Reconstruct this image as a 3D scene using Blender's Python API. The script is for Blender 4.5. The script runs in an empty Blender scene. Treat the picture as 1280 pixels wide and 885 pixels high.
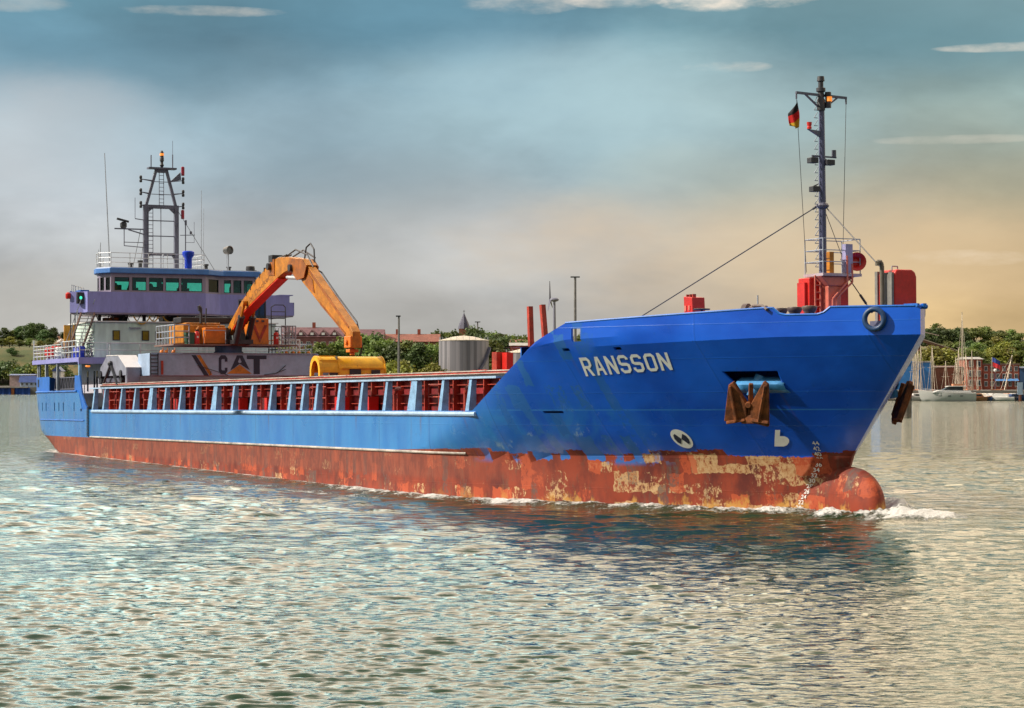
import bpy, bmesh, math, random
import numpy as np
from mathutils import Vector, Matrix, Euler
R = math.radians
random.seed(7)
C = bpy.context.scene.collection
SC = bpy.context.scene

# ---------------------------------------------------------------- camera
HC = 5.1                                   # eye height above the water
cam = bpy.data.cameras.new('camera')
cam.sensor_width = 36.0
cam.lens = 2700 / 1280 * 36.0
cam.clip_start = 0.5
cam.clip_end = 9000
camo = bpy.data.objects.new('camera', cam)
C.objects.link(camo)
camo.location = (0, 0, HC)
camo.rotation_euler = (R(90) + math.atan(31.5 / 2700), 0, 0)
SC.camera = camo

# ---------------------------------------------------------------- sun and sky
SUN_AZ = Vector((-1.0, -0.14, 0)).normalized()
SUN_EL = R(37)
sv = Vector((SUN_AZ.x * math.cos(SUN_EL), SUN_AZ.y * math.cos(SUN_EL), math.sin(SUN_EL)))
sl = bpy.data.lights.new('sun', 'SUN')
sl.energy = 4.4
sl.angle = R(0.6)
sl.color = (1.0, 0.92, 0.80)
so = bpy.data.objects.new('sun', sl)
C.objects.link(so)
so.rotation_euler = sv.to_track_quat('Z', 'Y').to_euler()
so.location = (-200, 50, 200)

SC.view_settings.view_transform = 'Standard'
SC.view_settings.look = 'None'
SC.view_settings.exposure = 0.26
SC.view_settings.gamma = 1.0
SC.view_settings.use_curve_mapping = False
SC.cycles.max_bounces = 8
SC.cycles.transparent_max_bounces = 16
SC.cycles.caustics_reflective = False
SC.cycles.caustics_refractive = False
SC.cycles.sample_clamp_indirect = 4.0


class NT:
    """small helper to write node trees"""
    def __init__(s, tree):
        s.t = tree; s.n = tree.nodes; s.l = tree.links

    def node(s, typ, **kw):
        x = s.n.new(typ)
        for k, v in kw.items():
            setattr(x, k, v)
        return x

    def put(s, sock, v):
        if isinstance(v, bpy.types.NodeSocket):
            s.l.new(v, sock)
        elif v is not None:
            if sock.type == 'RGBA' and hasattr(v, '__len__') and len(v) == 3:
                v = (*v, 1)
            sock.default_value = v

    def m(s, op, a, b=None, c=None, clamp=False):
        x = s.node('ShaderNodeMath', operation=op, use_clamp=clamp)
        s.put(x.inputs[0], a)
        if b is not None: s.put(x.inputs[1], b)
        if c is not None: s.put(x.inputs[2], c)
        return x.outputs[0]

    def ss(s, v, a, b):
        x = s.node('ShaderNodeMapRange', interpolation_type='SMOOTHSTEP')
        s.put(x.inputs[0], v); s.put(x.inputs[1], a); s.put(x.inputs[2], b)
        return x.outputs[0]

    def mix(s, f, a, b, blend='MIX'):
        x = s.node('ShaderNodeMix', data_type='RGBA', blend_type=blend)
        s.put(x.inputs[0], f); s.put(x.inputs[6], a); s.put(x.inputs[7], b)
        return x.outputs[2]

    def noise(s, vec, scale, detail=4, rough=.55, sc=None, loc=None, dist=0.0):
        if sc or loc:
            mp = s.node('ShaderNodeMapping')
            s.l.new(vec, mp.inputs[0])
            if sc: mp.inputs['Scale'].default_value = sc
            if loc: mp.inputs['Location'].default_value = loc
            vec = mp.outputs[0]
        x = s.node('ShaderNodeTexNoise')
        s.l.new(vec, x.inputs['Vector'])
        x.inputs['Scale'].default_value = scale
        x.inputs['Detail'].default_value = detail
        x.inputs['Roughness'].default_value = rough
        x.inputs['Distortion'].default_value = dist
        return x.outputs['Fac']

    def ramp(s, f, stops):
        x = s.node('ShaderNodeValToRGB')
        e = x.color_ramp.elements
        while len(e) < len(stops): e.new(.5)
        for i, (p, c) in enumerate(stops):
            e[i].position = p; e[i].color = (*c, 1)
        s.put(x.inputs[0], f)
        return x.outputs[0]

    def xyz(s, vec):
        x = s.node('ShaderNodeSeparateXYZ'); s.l.new(vec, x.inputs[0])
        return x.outputs


w = bpy.data.worlds.new('World')
SC.world = w
w.use_nodes = True
N = NT(w.node_tree)
N.n.clear()
sky = N.node('ShaderNodeTexSky', sky_type='NISHITA')
sky.sun_disc = False
sky.sun_elevation = SUN_EL
sky.sun_rotation = math.atan2(SUN_AZ.x, SUN_AZ.y)
sky.air_density = 1.2; sky.dust_density = 2.5
tc = N.node('ShaderNodeTexCoord')
D = tc.outputs['Generated']
dx, dy, dz = N.xyz(D)
az = N.m('ARCTAN2', dx, dy)
comb = N.node('ShaderNodeCombineXYZ')
N.put(comb.inputs[0], az); N.put(comb.inputs[1], dz); N.put(comb.inputs[2], 0.37)
AE = comb.outputs[0]
warp = N.noise(AE, 1.0, 3, .5, sc=(5, 14, 1))
big = N.noise(AE, 1.0, 5, .5, sc=(5.5, 11, 1), loc=(3.1, 1.7, 0), dist=.15)
el = N.m('ADD', dz, N.m('MULTIPLY', N.m('SUBTRACT', warp, .5), .06))
cool = N.ramp(el, [(0, (.47, .46, .43)), (.035, (.50, .49, .47)), (.075, (.42, .46, .49)), (.115, (.27, .38, .44)), (.155, (.11, .22, .29)), (.185, (.12, .25, .32)), (.225, (.46, .76, .76)), (.265, (.72, 1.0, .94)), (.32, (1.0, .78, .58)), (1, (.52, .56, .64))])
warm = N.ramp(el, [(0, (.62, .42, .19)), (.04, (.62, .45, .24)), (.08, (.54, .47, .31)), (.115, (.34, .42, .38)), (.155, (.14, .26, .29)), (.185, (.20, .30, .31)), (.215, (.92, .76, .52)), (.28, (1.0, .80, .54)), (.345, (1.0, .76, .52)), (1, (.60, .60, .64))])
wf = N.m('ADD', az, N.m('MULTIPLY', N.m('SUBTRACT', big, .5), .22))
front = N.ss(dy, -.2, .3)
cloudc = N.mix(N.m('MULTIPLY', N.ss(wf, -.02, .20), front), cool, warm)
bright = N.m('MULTIPLY_ADD', N.ss(big, .34, .68), .55, .74)
midn = N.noise(AE, 1.0, 5, .62, sc=(14, 34, 1), loc=(1, 9, 4), dist=.3)
bright = N.m('MULTIPLY', bright, N.m('MULTIPLY_ADD', midn, .5, .75))
cloudc = N.mix(1.0, cloudc, bright, 'MULTIPLY')
# extra sky brightness added above the frame ahead for the water; dimmed behind
gain = N.m('MULTIPLY_ADD', N.m('MULTIPLY', N.m('MULTIPLY', N.ss(el, .175, .25), N.ss(dz, .9, .42)), N.ss(dy, -.2, .5)), 1.75, 1.0)
gain = N.m('MULTIPLY', gain, N.m('MULTIPLY_ADD', N.ss(dy, -.5, .3), .38, .62))
cloudc = N.mix(1.0, cloudc, gain, 'MULTIPLY')
# soft broad banks of lit and shaded cloud
soft = N.noise(AE, 1.0, 5, .6, sc=(9, 20, 1), loc=(6, 4, 2))
for (px, py, rx, ry, st, c) in [(120, 90, 260, 60, .5, (.13, .24, .31)), (40, 190, 190, 90, .7, (.48, .50, .52)), (780, 150, 330, 110, .62, (.40, .56, .60)), (600, 300, 260, 70, .5, (.55, .52, .47)), (930, 310, 330, 75, .7, (.62, .47, .31)), (330, 190, 240, 70, .45, (.25, .36, .43)), (500, 235, 160, 45, .5, (.28, .34, .37)), (900, 225, 170, 50, .4, (.40, .43, .36)), (60, 372, 120, 40, .45, (.50, .49, .45)), (300, 330, 240, 70, .4, (.46, .47, .47)), (1150, 40, 260, 60, .6, (.15, .28, .33)), (520, 30, 200, 50, .4, (.13, .29, .39)), (1180, 330, 160, 50, .5, (.64, .45, .25))]:
    ca, ce = (px - 640) / 2700, (474 - py) / 2700
    q = N.m('ADD', N.m('POWER', N.m('DIVIDE', N.m('SUBTRACT', az, ca), rx / 2700), 2.0), N.m('POWER', N.m('DIVIDE', N.m('SUBTRACT', dz, ce), ry / 2700), 2.0))
    f = N.m('MULTIPLY', N.m('MULTIPLY', N.ss(N.m('ADD', q, N.m('MULTIPLY', N.m('SUBTRACT', soft, .5), 2.6)), 1.7, -.5), st), N.ss(dy, .2, .5))
    cloudc = N.mix(f, cloudc, c)
# a few distinct cloudlets high in the frame
fine = N.noise(AE, 1.0, 6, .62, sc=(38, 110, 1))
fine2 = N.noise(AE, 1.0, 4, .6, sc=(16, 60, 1), loc=(2, 7, 0))
fz = N.m('ADD', N.m('MULTIPLY', fine, .5), N.m('MULTIPLY', fine2, .5))
for (px, py, rx, ry, st) in [(915, 2, 95, 18, .9), (255, 24, 90, 6, .3), (1255, 73, 75, 5, .42), (905, 89, 50, 7, .34), (1190, 182, 90, 5, .2), (650, 8, 70, 14, .40), (30, 22, 60, 9, .2), (1190, 326, 80, 9, .25), (770, 4, 60, 12, .5)]:
    ca, ce = (px - 640) / 2700, (474 - py) / 2700
    q = N.m('ADD', N.m('POWER', N.m('DIVIDE', N.m('SUBTRACT', az, ca), rx / 2700), 2.0), N.m('POWER', N.m('DIVIDE', N.m('SUBTRACT', dz, ce), ry / 2700), 2.0))
    env = N.m('SUBTRACT', N.ss(q, 2.6, 0.), N.m('MULTIPLY', N.ss(q, 1.2, 3.0), 3.0))
    f = N.m('MULTIPLY', N.m('MULTIPLY', N.ss(N.m('MULTIPLY_ADD', N.m('SUBTRACT', fz, .5), 4.5, N.m('MULTIPLY', env, .95)), .15, 1.5), st), N.ss(dy, .2, .5))
    cloudc = N.mix(f, cloudc, (.90, .78, .64))
skyc = N.mix(1.0, sky.outputs[0], (.09, .09, .09), 'MULTIPLY')
cover = N.ss(N.noise(AE, 1.0, 3, .5, sc=(3, 7, 1), loc=(9, 2, 0)), .2, .5)
total = N.mix(N.m('MULTIPLY_ADD', cover, .12, .86), skyc, cloudc)
bg = N.node('ShaderNodeBackground')
N.put(bg.inputs[0], total); bg.inputs[1].default_value = 1.0
wo = N.node('ShaderNodeOutputWorld')
N.l.new(bg.outputs[0], wo.inputs[0])

# ---------------------------------------------------------------- materials
MATS = {}


def new_mat(name):
    m = bpy.data.materials.new(name); m.use_nodes = True
    N = NT(m.node_tree); N.n.clear()
    b = N.node('ShaderNodeBsdfPrincipled'); o = N.node('ShaderNodeOutputMaterial')
    N.l.new(b.outputs[0], o.inputs[0])
    return m, N, b, o


def paint(name, col, rough=.45, metal=0., var=.25, scale=1.5, rust=0., rustcol=(.16, .05, .02), bump=.0, streak=1.0, rnd=0.0):
    if name in MATS: return MATS[name]
    m, N, b, o = new_mat(name)
    P = N.node('ShaderNodeTexCoord').outputs['Object']
    n1 = N.noise(P, scale, 5, .6, sc=(1, 1, streak))
    n2 = N.noise(P, scale * 6, 3, .6, sc=(1, 1, streak), loc=(5, 3, 1))
    f = N.m('ADD', N.m('MULTIPLY', n1, .7), N.m('MULTIPLY', n2, .3))
    lo = tuple(c * (1 - var) for c in col); hi = tuple(min(.9, c * (1 + var)) for c in col)
    c = N.mix(N.ss(f, .32, .68), lo, hi)
    if rust > 0:
        r = N.noise(P, scale * 2.2, 6, .68, sc=(1, 1, .45), loc=(2, 8, 4))
        c = N.mix(N.ss(r, .72 - .25 * rust, .78 - .2 * rust), c, rustcol)
    if rnd:
        oi = N.node('ShaderNodeObjectInfo')
        hs = N.node('ShaderNodeHueSaturation')
        N.put(hs.inputs['Color'], c)
        N.put(hs.inputs['Hue'], N.m('MULTIPLY_ADD', oi.outputs['Random'], rnd * .12, .5 - rnd * .06))
        N.put(hs.inputs['Value'], N.m('MULTIPLY_ADD', oi.outputs['Random'], rnd, 1 - rnd * .5))
        c = hs.outputs[0]
    N.put(b.inputs['Base Color'], c)
    b.inputs['Roughness'].default_value = rough
    b.inputs['Metallic'].default_value = metal
    if bump:
        bp = N.node('ShaderNodeBump'); bp.inputs['Strength'].default_value = bump; bp.inputs['Distance'].default_value = .05
        N.put(bp.inputs['Height'], n1); N.l.new(bp.outputs[0], b.inputs['Normal'])
    MATS[name] = m
    return m


def glass(name, col, mixf=.25):
    if name in MATS: return MATS[name]
    m = bpy.data.materials.new(name); m.use_nodes = True
    N = NT(m.node_tree); N.n.clear()
    tr = N.node('ShaderNodeBsdfTransparent'); gl = N.node('ShaderNodeBsdfGlossy'); mx = N.node('ShaderNodeMixShader'); o = N.node('ShaderNodeOutputMaterial')
    P = N.node('ShaderNodeTexCoord').outputs['Object']
    N.put(tr.inputs[0], N.mix(N.noise(P, 1.2, 2), tuple(c * .85 for c in col), col))
    gl.inputs['Roughness'].default_value = .05
    N.put(gl.inputs[0], (.8, .9, .9))
    fr = N.node('ShaderNodeFresnel'); fr.inputs[0].default_value = 1.45
    N.put(mx.inputs[0], N.m('MULTIPLY', fr.outputs[0], 1.0))
    N.l.new(tr.outputs[0], mx.inputs[1]); N.l.new(gl.outputs[0], mx.inputs[2]); N.l.new(mx.outputs[0], o.inputs[0])
    MATS[name] = m
    return m


def lamp_mat(name, col, strength):
    if name in MATS: return MATS[name]
    m, N, b, o = new_mat(name)
    N.put(b.inputs['Base Color'], col); N.put(b.inputs['Emission Color'], col); b.inputs['Emission Strength'].default_value = strength
    MATS[name] = m
    return m


def hull_mat():
    m, N, b, o = new_mat('hull_paint')
    P = N.node('ShaderNodeTexCoord').outputs['Object']
    x, y, z = N.xyz(P)
    fore = N.ss(x, -24., -9.)
    # --- blue topsides with scraped patches, painted lighter aft as if sunlit
    n_big = N.noise(P, .22, 4, .55, sc=(1, 1, 1.6))
    n_str = N.noise(P, .9, 5, .6, sc=(.9, .9, .25), loc=(4, 0, 2))
    n_fine = N.noise(P, 5.0, 4, .65)
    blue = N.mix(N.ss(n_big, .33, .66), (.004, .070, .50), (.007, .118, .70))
    sunlit_blue = N.mix(N.ss(n_str, .3, .7), (.020, .165, .42), (.040, .240, .50))  # lighter blue: grazing sunlight on the side put into the paint colour
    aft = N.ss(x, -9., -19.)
    blue = N.mix(N.m('MULTIPLY', aft, .8), blue, sunlit_blue)
    # chalky scrapes low on the shoulder of the bow
    sc = N.noise(P, .55, 5, .62, sc=(1, 1, .7), loc=(1.3, 2, 0.4), dist=.8)
    reg = N.m('MULTIPLY', N.m('MULTIPLY', N.ss(x, -19., -13.), N.ss(x, -3.5, -8.)), N.m('MULTIPLY', N.ss(z, 4.6, 3.2), N.ss(z, 1.9, 2.3)))
    blue = N.mix(N.m('MULTIPLY', N.m('MULTIPLY', N.ss(sc, .42, .70), reg), .55), blue, (.03, .24, .52))
    sc2 = N.noise(P, 1.3, 6, .7, sc=(1, 1, .8), loc=(7, 2, 3))
    blue = N.mix(N.m('MULTIPLY', N.m('MULTIPLY', N.ss(sc2, .58, .72), reg), .6), blue, (.36, .50, .50))
    blue = N.mix(N.m('MULTIPLY', N.ss(n_fine, .60, .75), .25), blue, (.02, .07, .2))
    # rust weeping from the slots
    rw = N.noise(P, 2.5, 5, .7, sc=(1, 1, .09), loc=(11, 0, 0))
    blue = N.mix(N.m('MULTIPLY', N.ss(rw, .62, .74), N.m('MULTIPLY_ADD', aft, .26, .04)), blue, (.10, .06, .05))
    # rust runs below openings: anchor recess, slots, fairlead
    for (cx, cz, wd_, ln) in ((-2.2, 4.4, .10, 1.7), (-.95, 4.4, .07, 1.9), (-10.4, 3.6, .30, 1.2), (-16.0, 3.6, .12, .9), (-8.05, 6.1, .10, 1.6), (-5.85, 6.1, .10, 1.3), (3.0, 6.5, .06, .9), (-89.03, 3.6, .08, 1.4), (-86.16, 3.6, .08, 1.2), (-83.8, 3.6, .08, 1.5), (-81.4, 3.6, .08, 1.1), (-78.6, 3.6, .1, 1.3), (-40, 3.6, .12, 1.2), (-55, 3.6, .15, 1.3), (-28, 3.6, .1, 1.0), (-20.5, 3.6, .12, 1.3), (-66, 3.6, .1, 1.2)):
        wob = N.m('ADD', N.m('ABSOLUTE', N.m('SUBTRACT', x, cx)), N.m('MULTIPLY', N.m('SUBTRACT', n_fine, .5), wd_ * 1.6))
        f_ = N.m('MULTIPLY', N.ss(wob, wd_, wd_ * .25), N.m('MULTIPLY', N.ss(z, cz - ln, cz - .1), N.m('LESS_THAN', z, cz)))
        blue = N.mix(N.m('MULTIPLY', f_, N.m('MULTIPLY_ADD', aft, .25, .2)), blue, (.13, .055, .025))
    # plate seams
    seamz = N.m('ABSOLUTE', N.m('SUBTRACT', z, 3.78))
    seam = N.m('MULTIPLY', N.ss(seamz, .035, .012), N.ss(x, -15., -13.))
    blue = N.mix(N.m('MULTIPLY', seam, .5), blue, (.06, .28, .60))
    fx = N.m('ABSOLUTE', N.m('SUBTRACT', N.m('FRACT', N.m('DIVIDE', x, 5.6)), .5))
    blue = N.mix(N.m('MULTIPLY', N.ss(fx, .006, .002), N.m('MULTIPLY_ADD', aft, .45, .2)), blue, (.012, .05, .16))
    fz_ = N.m('ABSOLUTE', N.m('SUBTRACT', N.m('FRACT', N.m('DIVIDE', z, 1.27)), .5))
    blue = N.mix(N.m('MULTIPLY', N.ss(fz_, .012, .005), .3), blue, (.02, .16, .46))
    # --- boot topping
    r1 = N.noise(P, .8, 5, .62, sc=(1, 1, .55), loc=(2, 5, 1))
    r2 = N.noise(P, 2.4, 6, .72, sc=(1.2, 1.2, .4), loc=(8, 1, 3))
    red = N.mix(N.ss(r1, .35, .62), (.105, .011, .005), (.265, .034, .008))
    red = N.mix(N.m('MULTIPLY', N.ss(r2, .52, .66), .75), red, (.12, .045, .025))
    # blocky scraped areas: stepped coordinates
    def blocks(sx, sz, seed):
        cb = N.node('ShaderNodeCombineXYZ')
        j = N.noise(P, 2.0, 3, .6, loc=(seed, 0, 0))
        N.put(cb.inputs[0], N.m('FLOOR', N.m('MULTIPLY', N.m('ADD', x, N.m('MULTIPLY', j, .35)), sx)))
        N.put(cb.inputs[1], N.m('FLOOR', N.m('MULTIPLY', N.m('ADD', z, N.m('MULTIPLY', j, .5)), sz)))
        cb.inputs[2].default_value = seed
        wn = N.node('ShaderNodeTexWhiteNoise'); N.l.new(cb.outputs[0], wn.inputs[0])
        return wn.outputs['Value']
    edge = N.noise(P, 6.0, 6, .75, sc=(1, 1, .7))
    bl = N.m('ADD', blocks(.9, 2.6, 3.7), N.m('MULTIPLY', N.m('SUBTRACT', edge, .5), 1.7))
    amt = N.m('MULTIPLY', N.m('MULTIPLY_ADD', N.ss(x, -14., -3.), .36, .05), N.m('MULTIPLY_ADD', N.ss(x, -.3, -2.0), .9, .1))
    cream = N.mix(N.ss(edge, .4, .6), (.40, .19, .07), (.56, .37, .18))
    red = N.mix(N.m('MULTIPLY', N.ss(bl, N.m('SUBTRACT', .98, amt), N.m('SUBTRACT', 1.14, amt)), .9), red, cream)
    bl2 = N.m('ADD', blocks(1.7, 1.3, 9.1), N.m('MULTIPLY', N.m('SUBTRACT', edge, .5), .7))
    red = N.mix(N.m('MULTIPLY', N.ss(bl2, .84, .94), .8), red, (.46, .075, .02))
    bl3 = N.m('ADD', blocks(2.3, 1.0, 5.3), N.m('MULTIPLY', N.m('SUBTRACT', edge, .5), .8))
    red = N.mix(N.m('MULTIPLY', N.ss(bl3, .9, .98), .8), red, (.10, .06, .05))
    # dull upper half, brighter band below amidships
    dull = N.m('MULTIPLY', N.ss(N.m('ADD', z, N.m('MULTIPLY', r1, .5)), .95, 1.25), N.m('SUBTRACT', 1.0, fore))
    red = N.mix(N.m('MULTIPLY', dull, .7), red, N.mix(N.ss(r2, .4, .6), (.13, .035, .022), (.26, .06, .03)))
    # ochre wear along the waterline
    yel = N.m('ADD', N.m('MULTIPLY', N.m('SUBTRACT', edge, .5), 1.3), N.m('MULTIPLY', N.m('SUBTRACT', r1, .5), 2.2))
    red = N.mix(N.m('MULTIPLY', N.m('MULTIPLY', N.ss(N.m('ADD', z, yel), .40, .05), N.m('MULTIPLY', fore, N.ss(N.m('ADD', bl3, N.m('MULTIPLY', N.m('SUBTRACT', r2, .5), 1.2)), .40, .60))), .85), red, (.50, .26, .05))
    # --- the paint line, ragged towards the bow
    cbx = blocks(1.0, .01, 1.3)
    rag = N.m('MULTIPLY', N.m('ADD', N.m('MULTIPLY', N.m('SUBTRACT', cbx, .5), .28), N.m('MULTIPLY', N.m('SUBTRACT', edge, .5), .30)), N.ss(x, -20., -14.))
    line = N.m('ADD', N.m('MULTIPLY_ADD', N.ss(x, -30., -16.), .24, 1.88), rag)
    isred = N.m('LESS_THAN', z, line)
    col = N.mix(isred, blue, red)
    # blue overspray below the line on the shoulder
    ov = N.m('MULTIPLY', N.m('MULTIPLY', N.ss(bl3, .72, .80), N.ss(z, 1.5, 1.75)), N.m('MULTIPLY', N.ss(x, -17., -14.5), N.ss(x, -6., -8.)))
    col = N.mix(ov, col, (.02, .13, .45))
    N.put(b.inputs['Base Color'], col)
    N.put(b.inputs['Roughness'], N.m('MULTIPLY_ADD', isred, .45, N.m('MULTIPLY_ADD', n_big, .2, .19)))
    N.put(b.inputs['Coat Weight'], N.m('MULTIPLY', N.m('SUBTRACT', 1.0, isred), .25)); b.inputs['Coat Roughness'].default_value = .12
    # plates slightly hollowed between frames
    fr = N.m('SINE', N.m('MULTIPLY', x, 6.283 / 1.4))
    h = N.m('ADD', N.m('MULTIPLY', fr, .009), N.m('ADD', N.m('MULTIPLY', n_big, .09), N.m('ADD', N.m('MULTIPLY', N.m('ADD', N.ss(fx, .010, .002), N.ss(fz_, .016, .004)), .006), N.m('MULTIPLY', edge, .008))))
    bp = N.node('ShaderNodeBump'); bp.inputs['Strength'].default_value = .55; bp.inputs['Distance'].default_value = 1.0
    N.put(bp.inputs['Height'], h); N.l.new(bp.outputs[0], b.inputs['Normal'])
    return m


BLUE = paint('blue_paint', (.012, .13, .50), .4, var=.2)
LBLUE = paint('pale_blue_steel', (.20, .36, .56), .45, var=.3, scale=2.5, rust=.25)
LILAC = paint('lilac_white_paint', (.25, .25, .56), .45, var=.12, rust=.10, streak=.25)
WHITE = paint('white_paint', (.72, .72, .70), .5, var=.08, rust=.06)
SEAGREEN = paint('pale_green_white_paint', (.54, .67, .60), .5, var=.22, scale=.6, rust=.12, streak=.3)
WINGREY = paint('lavender_wall_paint', (.27, .23, .31), .5, var=.15, rust=.05, streak=.3)
MAROON = paint('oxide_red_steel', (.19, .009, .012), .6, var=.55, scale=1.2, rust=.3)
REDLEAD = paint('hatch_red_steel', (.34, .035, .018), .55, var=.4, scale=1.5, rust=.45, rustcol=(.30, .12, .06))
BRIGHTRED = paint('bright_red_paint', (.55, .018, .012), .4, var=.2)
PINKRED = paint('salmon_red_paint', (.58, .15, .10), .45, var=.18)
MASTGREY = paint('mast_grey_paint', (.10, .10, .14), .45, var=.25)
DARK = paint('dark_steel', (.025, .025, .03), .5, var=.4)
STEEL = paint('galvanised_rail', (.50, .52, .55), .4, .3, var=.2)
GREYRAIL = paint('grey_rail', (.30, .33, .38), .45, var=.2)
BEAMGREY = paint('beam_grey_paint', (.28, .38, .54), .5, var=.16, scale=.9, rust=.05)
LEGGREY = paint('gantry_pale_grey', (.22, .23, .29), .5, var=.18, rust=.1)
LEGLIT = paint('gantry_sunlit_white', (.74, .70, .69), .5, var=.07)  # bright white of the sunlit carriage top put into the colour
YELLOW = paint('machine_yellow', (.46, .165, .008), .45, var=.34, scale=1.3, rust=.36, rustcol=(.14, .05, .012))
BUCKETY = paint('worn_yellow_paint', (.80, .42, .012), .45, var=.16, scale=2.5, rust=.42, rustcol=(.12, .04, .01))
ORANGE = paint('machine_orange', (.64, .17, .012), .45, var=.18, rust=.15)
RUST = paint('rusty_iron', (.20, .058, .014), .85, var=.6, scale=2.5, rust=.5, rustcol=(.08, .025, .012), bump=.5)
DECKGREEN = paint('deck_paint', (.10, .12, .11), .7, var=.3)
TYRE = paint('black_rubber', (.02, .02, .02), .8, var=.3)
NAVY = paint('navy_lettering', (.012, .014, .040), .5, var=.15)
LETTER = paint('letter_white', (.86, .85, .80), .5, var=.1, scale=4)
AMBERGLASS = paint('amber_blind_glass', (.16, .13, .02), .15, var=.3)
TEALGLASS = glass('teal_tinted_glass', (.56, .98, .90))
DARKGLASS = paint('dark_window_glass', (.02, .025, .03), .08, var=.3)
ORLAMP = lamp_mat('orange_lamp_glow', (1.0, .30, .04), .55)


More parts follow.
